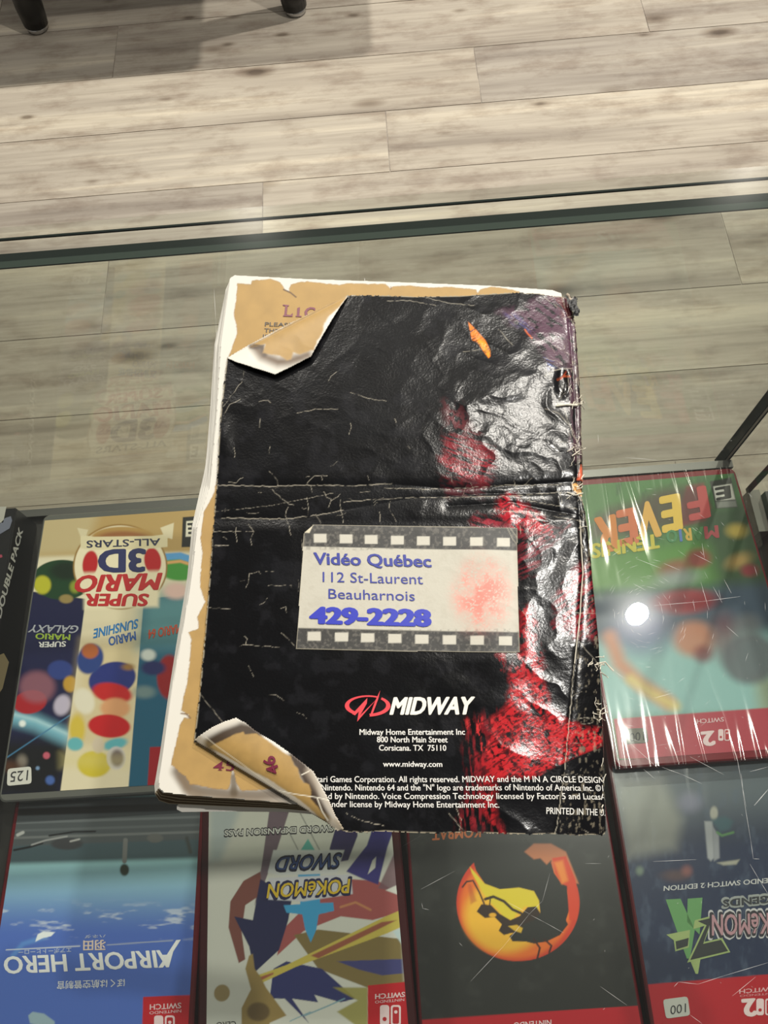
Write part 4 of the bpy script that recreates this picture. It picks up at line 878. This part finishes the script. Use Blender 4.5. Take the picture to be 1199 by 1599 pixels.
for L, wd in (([(325, 200), (360, 320), (405, 470)], 1.4), ([(80, 220), (180, 300), (300, 375)], 1.1), ([(345, 530), (400, 500), (480, 470)], 1.6), ([(230, 900), (340, 975), (480, 1045)], 1.1), ([(90, 1075), (150, 1100), (250, 1110), (330, 1170)], 1.2), ([(80, 1330), (200, 1260), (330, 1220), (440, 1220), (530, 1185)], 1.8), ([(460, 520), (490, 700), (510, 900), (525, 1100), (540, 1250), (560, 1420), (595, 1590)], 1.5), ([(470, 1060), (475, 1140)], 1.1), ([(450, 1230), (490, 1330), (515, 1480), (545, 1590)], 1.2), ([(405, 1280), (420, 1450), (455, 1590)], 1.2)): crack(TRX(L), wd, .85)
for L, wd in (([(905, 560), (908, 620), (907, 690)], 1.4), ([(868, 632), (888, 633), (908, 632)], 3.0), ([(850, 640), (872, 648), (890, 668), (905, 700)], 1.2), ([(880, 640), (893, 680), (907, 702)], 1.2), ([(872, 690), (896, 695), (914, 702)], 1.3), ([(895, 712), (914, 703)], 1.6), ([(600, 762), (700, 764), (790, 758), (880, 757)], 1.2), ([(640, 777), (720, 776), (790, 775), (860, 770), (905, 768)], 1.3), ([(805, 777), (840, 785), (900, 795), (912, 812)], 1.2), ([(780, 800), (830, 800), (890, 812), (912, 815)], 1.4), ([(872, 760), (878, 790)], 1.0), ([(875, 770), (905, 775)], 1.0), ([(802, 752), (810, 770)], .9)): crack(L, wd, .85)
crack([(905, 812), (907, 860), (911, 900), (908, 930), (905, 955), (900, 1000), (896, 1040), (893, 1070), (891, 1100), (888, 1130), (884, 1175), (880, 1215), (874, 1250), (870, 1290), (866, 1302)], 2.0, .95)
for L in ([(880, 920), (905, 925), (920, 925)], [(885, 957), (905, 958), (932, 957)], [(903, 1002), (920, 1020), (934, 1035)], [(905, 1122), (945, 1118)], [(908, 1130), (925, 1128)], [(945, 1095), (947, 1130)], [(876, 1165), (884, 1170)], [(700, 1270), (725, 1298)], [(717, 1298), (720, 1280), (712, 1262)], [(760, 845), (775, 880), (785, 905)], [(905, 1290), (920, 1300)], [(540, 1270), (560, 1280), (600, 1290)], [(660, 464), (700, 475), (740, 478)], [(595, 470), (640, 470), (680, 478)], [(700, 440), (712, 455)], [(778, 515), (800, 540)], [(722, 551), (750, 546)], [(812, 822), (812, 835)], [(815, 955), (820, 962)]): crack(L, 1.2, .8)
for k in range(110):                         # fine cracks along the old fold and the spine
    if k < 35: x = rnd.uniform(335, 900); y = np.interp(x, [335, 620, 905], [785, 775, 780]) + rnd.gauss(0, 26); an = rnd.choice((0, 0, 1.4)) + rnd.gauss(0, .4)
    else: y = rnd.uniform(470, 1290); x = float(spine_x(y)) + rnd.gauss(6, 14); an = rnd.choice((0, 1.5)) + rnd.gauss(0, .5)
    L = rnd.uniform(5, 20); crack([(x, y), (x + L * math.cos(an) * .5, y + L * math.sin(an) * .5 + rnd.uniform(-2, 2)), (x + L * math.cos(an), y + L * math.sin(an))], rnd.uniform(.5, 1.0), .6)
ed = seg_dist(A.X, A.Y, cover_poly, True); A.mix((176, 166, 144), sstep(1 - ed / 1.9) * sstep((fbm(A.X / 6, A.Y / 6, 61, 4) - .36) * 6) * .9)
sp = sstep((X - spine_x(Y) + 2) / 6); A.mix((150, 140, 120), sp * sstep((fbm(A.X / 5, A.Y / 9, 63, 4) - .62) * 9) * .4)
bc = link('back_cover', grid_mesh('back_cover', P - BO, keep_in(X, Y, cover_poly, 3.0), np.clip(A.c, 0, 1)), print_mat('cover_paper', .205, .10, 1400, Specular_IOR_Level=.32), BK)
bc['label'] = 'crumpled glossy black back cover with red print, creased across the middle'

LW = (214, 212, 206)
E = lambda x, y: (480 + x * .417, 1060 + y * .417)
for txt, a, b, h_, bold in (
    ('tari Games Corporation. All rights reserved. MIDWAY and the M IN A CIRCLE DESIGN', E(36, 387), E(1118, 388), 22, .012),
    ('Nintendo. Nintendo 64 and the "N" logo are trademarks of Nintendo of America Inc. ©1', E(52, 418), E(1116, 419), 22, .012),
    ('d by Nintendo. Voice Compression Technology licensed by Factor 5 and LucasA', E(78, 450), E(1128, 451), 22, .012),
    ('nder license by Midway Home Entertainment Inc.', E(92, 480), E(717, 483), 22, .012),
    ('PRINTED IN THE U.S', E(893, 506), E(1138, 512), 24, .012),
    ('Midway Home Entertainment Inc', E(195, 210), E(590, 210), 21, .02), ('800 North Main Street', E(260, 238), E(525, 239), 21, .02),
    ('Corsicana. TX  75110', E(268, 269), E(520, 270), 21, .02), ('www.midway.com', E(283, 329), E(505, 330), 20, .02)):
    flat_text('small_print', txt, a, b, (a[0], a[1] - h_ * .417), LW, ZC, bc, bold, 0, H_at)
z = ZA(520, 1080, .2002)
flat_text('logo_lettering', 'MIDWAY', z(440, 177), z(1078, 176), z(472, 50), (226, 222, 212), ZC, bc, .05, 0, H_at)
em = pz(520, 1080, .2002)
def ellpt(cx, cy, rx, ry, a0, a1, n=14): return [(cx + rx * math.cos(math.radians(a0 + (a1 - a0) * i / n)), cy + ry * math.sin(math.radians(a0 + (a1 - a0) * i / n))) for i in range(n + 1)]
RED = (206, 52, 62)
outer = ellpt(270, 112, 178, 82, 128, 300, 20); inner = ellpt(276, 108, 150, 66, 300, 132, 20)
serif('logo_emblem', [outer[i:i + 2] + inner[len(inner) - 2 - i:len(inner) - i] for i in range(len(outer) - 1)], RED, bc, ZC, em, H_at)
outer = ellpt(270, 112, 178, 84, -52, 84, 18); inner = ellpt(268, 108, 146, 66, 84, -44, 18)
serif('logo_emblem', [outer[i:i + 2] + inner[len(inner) - 2 - i:len(inner) - i] for i in range(len(outer) - 1)], RED, bc, ZC, em, H_at)
serif('logo_emblem', [[(150, 176), (172, 186), (264, 92), (268, 50)], [(268, 50), (262, 96), (212, 186), (188, 236), (200, 160)], [(188, 236), (212, 186), (330, 70), (368, -8), (340, 60)], [(330, 70), (368, -8), (352, 60), (310, 172), (284, 198)]], RED, bc, ZC, em, H_at)

# store sticker pasted on the cover
S = pz(440, 800, .3336); zs = ZA(440, 800, .3336)
st_poly = S([(148, 58), (600, 66), (1100, 75), (1104, 370), (1110, 660), (600, 652), (68, 640), (84, 400), (104, 100)])
U2, V2, P2, X2, Y2 = sheet_grid(st_poly, ZC, .00024)
P2[..., 2] = (H_at(P2.reshape(-1, 3)).reshape(X2.shape)) + .00022
A = Art(X2, Y2, (180, 176, 162)); A.zoom(440, 800, .3336)
n = fbm(X2 / 9, Y2 / 9, 81); A.mix((168, 163, 148), sstep((n - .5) * 4) * .35)
BLK = (40, 39, 36)
A.poly([(60, 40), (1120, 60), (1120, 184), (60, 160)], BLK, .8); A.poly([(60, 542), (1120, 566), (1130, 680), (40, 660)], BLK, .8)
m = (sstep((182 * .3336 + 800 - Y2) / 3) + sstep((Y2 - (545 * .3336 + 800)) / 3)); A.mix((104, 100, 92), np.clip(m, 0, 1) * sstep((fbm(X2 / 4, Y2 / 4, 83, 4) - .52) * 6) * .5)
for i, x in enumerate((180, 301, 418, 541, 662, 785, 910, 1036)):
    y = 122 + i * 3.1; A.poly([(x - 30, y - 20), (x + 30, y - 20), (x + 30, y + 21), (x - 30, y + 21)], (184, 180, 167), .7)
for i, x in enumerate((152, 280, 402, 529, 655, 784, 913, 1045)):
    y = 581 + i * 3.5; A.poly([(x - 31, y - 21), (x + 31, y - 21), (x + 31, y + 21), (x - 31, y + 21)], (184, 180, 167), .7)
# faded red ink patch where the picture was printed
ip = np.exp(-(((X2 - 752) / 42.) ** 2 + ((Y2 - 930) / 52.) ** 2) ** 2); gr = fbm(X2 / 2.2, Y2 / 2.2, 87, 2)
A.mix((222, 110, 96), np.clip(ip * (.35 + .5 * sstep((fbm(X2 / 22, Y2 / 22, 89) - .40) * 4)) * sstep((gr - .22) * 5), 0, 1))
A.poly([(104, 96), (148, 58), (130, 98)], (196, 188, 164), .8); A.line([(1055, 78), (1080, 130), (1096, 150)], 2, (180, 172, 150), .8, .8); A.line([(1070, 80), (1098, 120)], 2, (180, 172, 150), .8, .8)
edd = seg_dist(X2, Y2, st_poly, True); A.mix((170, 162, 140), sstep(1 - edd / 1.3) * .8)
st = link('store_sticker', grid_mesh('store_sticker', P2 - BO, keep_in(X2, Y2, st_poly), np.clip(A.c, 0, 1)), print_mat('sticker_print', .5, .06, 1400), BK)
st['label'] = 'cream video store sticker framed like a strip of film'
BLU, BL2 = (40, 50, 140), (32, 44, 168)
flat_text('shop_lettering', 'Vidéo Québec', zs(150, 244), zs(702, 258), zs(148, 191), BLU, ZC, st, .03, 0, H_at, .0004)
flat_text('address_lettering', '112 St-Laurent', zs(192, 327), zs(661, 338), zs(192, 281), BLU, ZC, st, 0, 0, H_at, .0004)
flat_text('address_lettering', 'Beauharnois', zs(219, 405), zs(623, 416), zs(219, 360), BLU, ZC, st, 0, 0, H_at, .0004)
flat_text('phone_lettering', '429-2228', zs(128, 519), zs(702, 534), zs(130, 447), BL2, ZC, st, .07, 0, H_at, .0004)

# the two dog-eared corners of the back cover, turned over to show their printed inner side
def flap(poly, fold, paint, label, lift):
    U3, V3, P3, X3, Y3 = sheet_grid(poly, ZC + .001, .00024)
    (x0, y0), (x1, y1) = fold; L = math.hypot(x1 - x0, y1 - y0)
    d = np.abs((x1 - x0) * (Y3 - y0) - (y1 - y0) * (X3 - x0)) / L / 5.2      # mm from the fold
    hh = .0004 + lift * (1 - np.exp(-d / 3.0)) - lift * .35 * sstep((d - 5) / 14)
    base = np.maximum(H_at(P3.reshape(-1, 3)).reshape(X3.shape), ZP + .0003)
    P3[..., 2] = base + hh
    Af = Art(X3, Y3, (206, 202, 192)); paint(Af, d)
    o = link('folded_corner', grid_mesh('folded_corner', P3 - BO, keep_in(X3, Y3, poly), np.clip(Af.c, 0, 1)), print_mat('flap_print', .5), BK)
    mo = o.modifiers.new('thickness', 'SOLIDIFY'); mo.thickness = .0002; mo.offset = -1
    o['label'] = label
    fn = lambda W: (lambda q: P3[np.clip(((q @ v_ax - V3[0, 0]) / (V3[1, 0] - V3[0, 0])).astype(int), 0, P3.shape[0] - 1), np.clip(((q @ u_ax - U3[0, 0]) / (U3[0, 1] - U3[0, 0])).astype(int), 0, P3.shape[1] - 1), 2])((W - B0) * 1000)
    return o, fn
def tanfill(Af, pts, sc=2.2):
    Af.z = lambda q: q
    w, m = Af.polymask(pts, sc, 1.0, 5)
    n = fbm(Af.X[w] / 16, Af.Y[w] / 16, 6); t = lin(TAN) * (.84 + .26 * n)[..., None]; Af.c[w] = Af.c[w] * (1 - m[..., None]) + t * m[..., None]
def paint1(Af, d):
    Af.line(Z3([(300, 500), (340, 555), (430, 590), (500, 585), (600, 550)]), 15, (96, 76, 56), 8, .95); Af.line(Z3([(270, 490), (330, 500), (352, 545)]), 8, (70, 56, 46), 3, .9)
    tanfill(Af, Z3([(846, 170), (790, 260), (720, 330), (694, 380), (696, 410), (660, 470), (640, 520), (560, 545), (520, 538), (505, 575), (480, 580), (440, 556), (370, 545), (342, 535), (354, 480), (330, 486), (285, 492), (262, 492), (285, 470), (560, 320)]))
    Af.poly(Z3([(262, 492), (285, 472), (330, 484), (352, 482), (340, 520), (310, 492)]), (74, 58, 42), 1.5, .8)
flap1 = [(543, 461), (530, 482), (515, 508), (500, 534), (486, 559), (455, 575), (430, 587), (400, 578), (370, 567), (354, 558), (380, 543), (400, 532), (440, 511), (480, 491), (520, 471)]
f1, F1 = flap(flap1, ((543, 462), (355, 558)), paint1, 'corner turned over, tan parchment inside with scorched white margin', .0016)
def paint2(Af, d):
    Af.line(Z7([(390, 290), (470, 250), (560, 215), (640, 228)]), 24, (62, 48, 34), 7, 1); Af.line(Z7([(330, 250), (420, 200), (520, 165)]), 9, (190, 182, 168), 6, .6)
    Af.line(Z7([(850, 360), (900, 440), (940, 520), (960, 590), (1010, 690)]), 20, (58, 44, 32), 6, 1); Af.line(Z7([(930, 440), (1000, 560), (1110, 740)]), 10, (170, 156, 138), 7, .7)
    tanfill(Af, Z7([(380, 305), (450, 275), (530, 235), (570, 226), (580, 240), (640, 232), (700, 270), (780, 330), (830, 362), (845, 400), (870, 430), (880, 470), (900, 500), (930, 515), (942, 545), (935, 590), (980, 640), (1015, 700), (1000, 705), (880, 600), (700, 480), (560, 410)]), 1.6)
    n = sstep((3.0 - d) / 1.2); Af.mix((138, 116, 70), n * .45)  # shade of the curled fold painted as a darker tan band
    Af.line(Z7([(360, 250), (420, 300), (560, 400), (760, 545)]), 1.0, (232, 222, 196), .7, .7); Af.line(Z7([(760, 545), (850, 565), (980, 585), (1040, 600)]), 1.3, (236, 230, 212), .7, .9); Af.line(Z7([(890, 460), (930, 440)]), 1.3, (236, 230, 212), .7, .9); Af.line(Z7([(975, 590), (1000, 660), (1030, 710)]), 1.6, (236, 230, 212), .8, .9)
flap2 = [(303, 1156), (318, 1146), (335, 1136), (352, 1128), (370, 1122), (385, 1130), (402, 1143), (430, 1160), (460, 1181), (490, 1205), (502, 1226), (513, 1247), (525, 1275), (537, 1296), (526, 1297), (510, 1285), (475, 1263), (440, 1240), (405, 1219), (370, 1198), (335, 1176)]
f2, F2 = flap(flap2, ((303, 1158), (530, 1298)), paint2, 'corner turned over, tan parchment inside with page number', .0022)
# the number 46 upside down on it
c4_ = lambda L: Z7(L)
z = ZA(220, 1080, .2836)
flat_text('page_number', '46', z(768, 446), z(732, 350), z(708, 466), WINE, ZC + .002, f2, .035, 0, F2, .0004)

# torn scrap and loose fibres along the spine
scrap = [(882, 462), (886, 457), (892, 466), (897, 461), (902, 466), (901, 474), (905, 486), (903, 492), (896, 493), (890, 482)]
U4, V4, P4, X4, Y4 = sheet_grid(scrap, ZC + .002, .0003)
P4[..., 2] = ZC + .0012 + .0016 * fbm(X4 / 6, Y4 / 6, 91, 3)
A = Art(X4, Y4, (9, 8, 9)); A.line([(884, 458), (891, 467)], 2.5, (176, 160, 140), 1); A.line([(893, 466), (897, 460)], 2.0, (150, 140, 130), 1)
o = link('torn_scrap', grid_mesh('torn_scrap', P4 - BO, keep_in(X4, Y4, scrap, 2), np.clip(A.c, 0, 1)), print_mat('scrap_print', .5), BK); o['label'] = 'torn black scrap standing up at the spine corner'
bm = bmesh.new()
def fibre(pts, r=.00012, z=.0006):
    L = []
    for i, (x, y) in enumerate(pts):
        q = at(x, y, ZC); hz = max(float(H_at(np.array([q]))[0]), GT + .001) + z * (0.4 + rnd.random()); L.append(at(x, y, hz) - BO)
    tube(bm, L, r, 5)
for k in range(46):
    y = rnd.choice((rnd.uniform(620, 640), rnd.uniform(690, 716), rnd.uniform(745, 775), rnd.uniform(800, 870), rnd.uniform(1020, 1075), rnd.uniform(1090, 1130), rnd.uniform(480, 1290)))
    ex = float(np.interp(y, [460, 640, 760, 860, 1000, 1130, 1300], [896, 909, 911, 924, 937, 945, 953])); x = ex + rnd.uniform(-16, 2)
    an = rnd.uniform(0, 6.28); pts = [(x, y)]
    for j in range(rnd.randint(2, 4)): an += rnd.gauss(0, .7); l = rnd.uniform(3, 6); pts.append((min(pts[-1][0] + l * math.cos(an), ex + 4), pts[-1][1] + l * math.sin(an)))
    fibre(pts, rnd.uniform(.00008, .00018))
fibre([(932, 1036), (945, 1034), (952, 1042), (958, 1048)], .00022); fibre([(938, 1050), (946, 1055), (949, 1058)], .0002); fibre([(906, 820), (908, 860), (910, 895), (907, 930), (906, 957), (901, 1000), (897, 1036)], .00016)
fibre([(868, 634), (884, 632), (900, 633), (908, 630)], .00035); fibre([(893, 712), (904, 704), (914, 700)], .0002); fibre([(885, 769), (899, 773), (910, 770)], .0002)
o = obj('frayed_fibres', bm, principled('fibre', (.62, .57, .47), .8), BK); o['kind'] = 'stuff'; o['label'] = 'pale paper fibres fraying from the spine'

# ------------------------------------------------------------------ scratches in the counter glass
bm = bmesh.new()
def scratch(pts, w=.00009):
    w *= .5
    for (x0, y0), (x1, y1) in zip(pts, pts[1:]):
        a, b = at(x0, y0, GT + .00004), at(x1, y1, GT + .00004); d = b - a; L = np.linalg.norm(d)
        if L < 1e-6: continue
        n = np.array([-d[1], d[0], 0]) / L * w
        vs_ = [bm.verts.new(q - np.array(counter_o)) for q in (a - n * .3, (a + b) / 2 - n, b - n * .3, b + n * .3, (a + b) / 2 + n, a + n * .3)]
        bm.faces.new(vs_)
T6 = pz(880, 640, .3629); T5 = pz(960, 1200, .2495); T4 = pz(620, 1280, .3336); TB = pz(940, 1080, .216)
for L in ([(265, 205), (400, 216)], [(390, 842), (600, 824), (760, 803)], [(590, 740), (625, 862)], [(642, 760), (682, 830)], [(690, 730), (722, 790)], [(700, 930), (752, 976)], [(312, 640), (420, 682)], [(300, 748), (352, 776)], [(595, 575), (606, 640)], [(148, 105), (150, 140)], [(430, 660), (500, 690)], [(560, 620), (640, 660)]): scratch(T6(L))
for L in ([(790, 30), (805, 180), (850, 450), (866, 565), (905, 566)], [(845, 598), (905, 700), (958, 785)], [(240, 582), (510, 570)], [(520, 1350), (680, 1298), (958, 1215)], [(370, 1366), (398, 1336), (520, 1350)], [(470, 1542), (545, 1596)], [(870, 232), (958, 130)], [(735, 1424), (880, 1305)], [(845, 20), (958, -10)]): scratch(T5(L))
for L in ([(345, 755), (500, 590), (620, 440), (680, 380), (715, 250)], [(515, 385), (622, 442)], [(626, 447), (690, 480), (780, 530)], [(30, 122), (112, 74)], [(112, 325), (270, 240)], [(950, 780), (1075, 868)], [(880, 205), (955, 205)], [(115, 390), (120, 415), (150, 422)], [(590, 80), (605, 105)], [(290, 575), (305, 592)]): scratch(T4(L), .00007)
for L in ([(200, 370), (400, 550)], [(210, 340), (280, 362)], [(430, 545), (580, 600), (720, 665)], [(970, 450), (1005, 640), (1040, 830)], [(1100, 825), (1199, 710)], [(635, 470), (880, 600)], [(380, 46), (510, 10)], [(300, 560), (380, 630)]): scratch(TB(L))
scratch([(334, 452), (337, 500), (339, 560)], .0001); scratch([(569, 434), (570, 440)], .0002)
for k in range(150):  # fine scratches ringed round the lamp's reflection, its glints drawn as pale arcs
    r = abs(rnd.gauss(0, 90)) + 24; a = rnd.uniform(0, 6.283); l = rnd.uniform(3, 16) / r
    x, y = 1010 + r * math.cos(a), 960 + r * math.sin(a) * 1.15
    if x < 965 - (1150 - y) * .06 or x > 1195: continue
    scratch([(x, y), (1010 + r * math.cos(a + l), 960 + r * math.sin(a + l) * 1.15)], rnd.uniform(.00003, .00008))
for k in range(60):
    x, y = rnd.uniform(920, 1195), rnd.uniform(600, 1590)
    if x < 965 and 450 < y < 1310: continue
    a = rnd.uniform(0, 3.14); l = rnd.uniform(1, 6); scratch([(x, y), (x + l * math.cos(a), y + l * math.sin(a))], .00006)
sm = bpy.data.materials.new('scratch'); sm.use_nodes = True; nt = sm.node_tree; b = nt.nodes['Principled BSDF']; b.inputs['Base Color'].default_value = (.8, .8, .78, 1); b.inputs['Roughness'].default_value = .35; b.inputs['Alpha'].default_value = .5
sc = obj('scratches_and_glints', bm, sm, gt); sc['kind'] = 'stuff'

# ------------------------------------------------------------------ floor furniture beyond the counter
ch = thing('stool', 'low black stool with metal-tipped legs standing on the wood floor', 'stool', (-.44, 1.9, 0))
CO = Vector(ch.location)
for (x, y) in ((-.724, 1.676), (-.157, 1.659), (-.72, 2.16), (-.16, 2.15)):
    bm = bmesh.new(); dx, dy = (x + .44) * .10, (y - 1.9) * .06
    tube(bm, [(x - CO.x, y - CO.y, .012), (x - CO.x - dx * .1, y - CO.y - dy * .1, .05), (x - CO.x - dx, y - CO.y - dy, .45)], [.026, .029, .027], 20)
    lg = obj('leg', bm, black_m, ch, True)
    bm = bmesh.new(); lathe(bm, [(.018, 0), (.023, .002), (.023, .010), (.020, .013)], x - CO.x, y - CO.y)
    gl = obj('glide', bm, metal_m, lg, True); gl['label'] = 'shiny metal glide'
bm = bmesh.new(); box(bm, -.36, .36, -.30, .32, .44, .49); bmesh.ops.bevel(bm, geom=bm.edges[:], offset=.012, segments=3, affect='EDGES'); obj('seat', bm, black_m, ch)

# the dark counter that stands close on the right
nb = thing('neighbouring_counter', 'dark counter with a pale trim strip standing at the right edge', 'counter', (.45, 0, 0))
NO = Vector(nb.location)
def npart(name, bm, mat):
    for v in bm.verts: v.co -= NO
    return obj(name, bm, mat, nb)
bm = bmesh.new(); box(bm, .2245, .72, -.42, .186, 0, SH + .002); npart('cabinet', bm, principled('neighbour_dark', (.018, .019, .018), .4))
bm = bmesh.new(); box(bm, .2175, .2244, .162, .190, 0, SH - .004); npart('trim_strip', bm, principled('trim_grey', (.17, .17, .15), .5))
bm = bmesh.new(); box(bm, .2160, .2185, .1885, .1910, SH - .004, GT - .02); npart('corner_edge', bm, edge_dark)
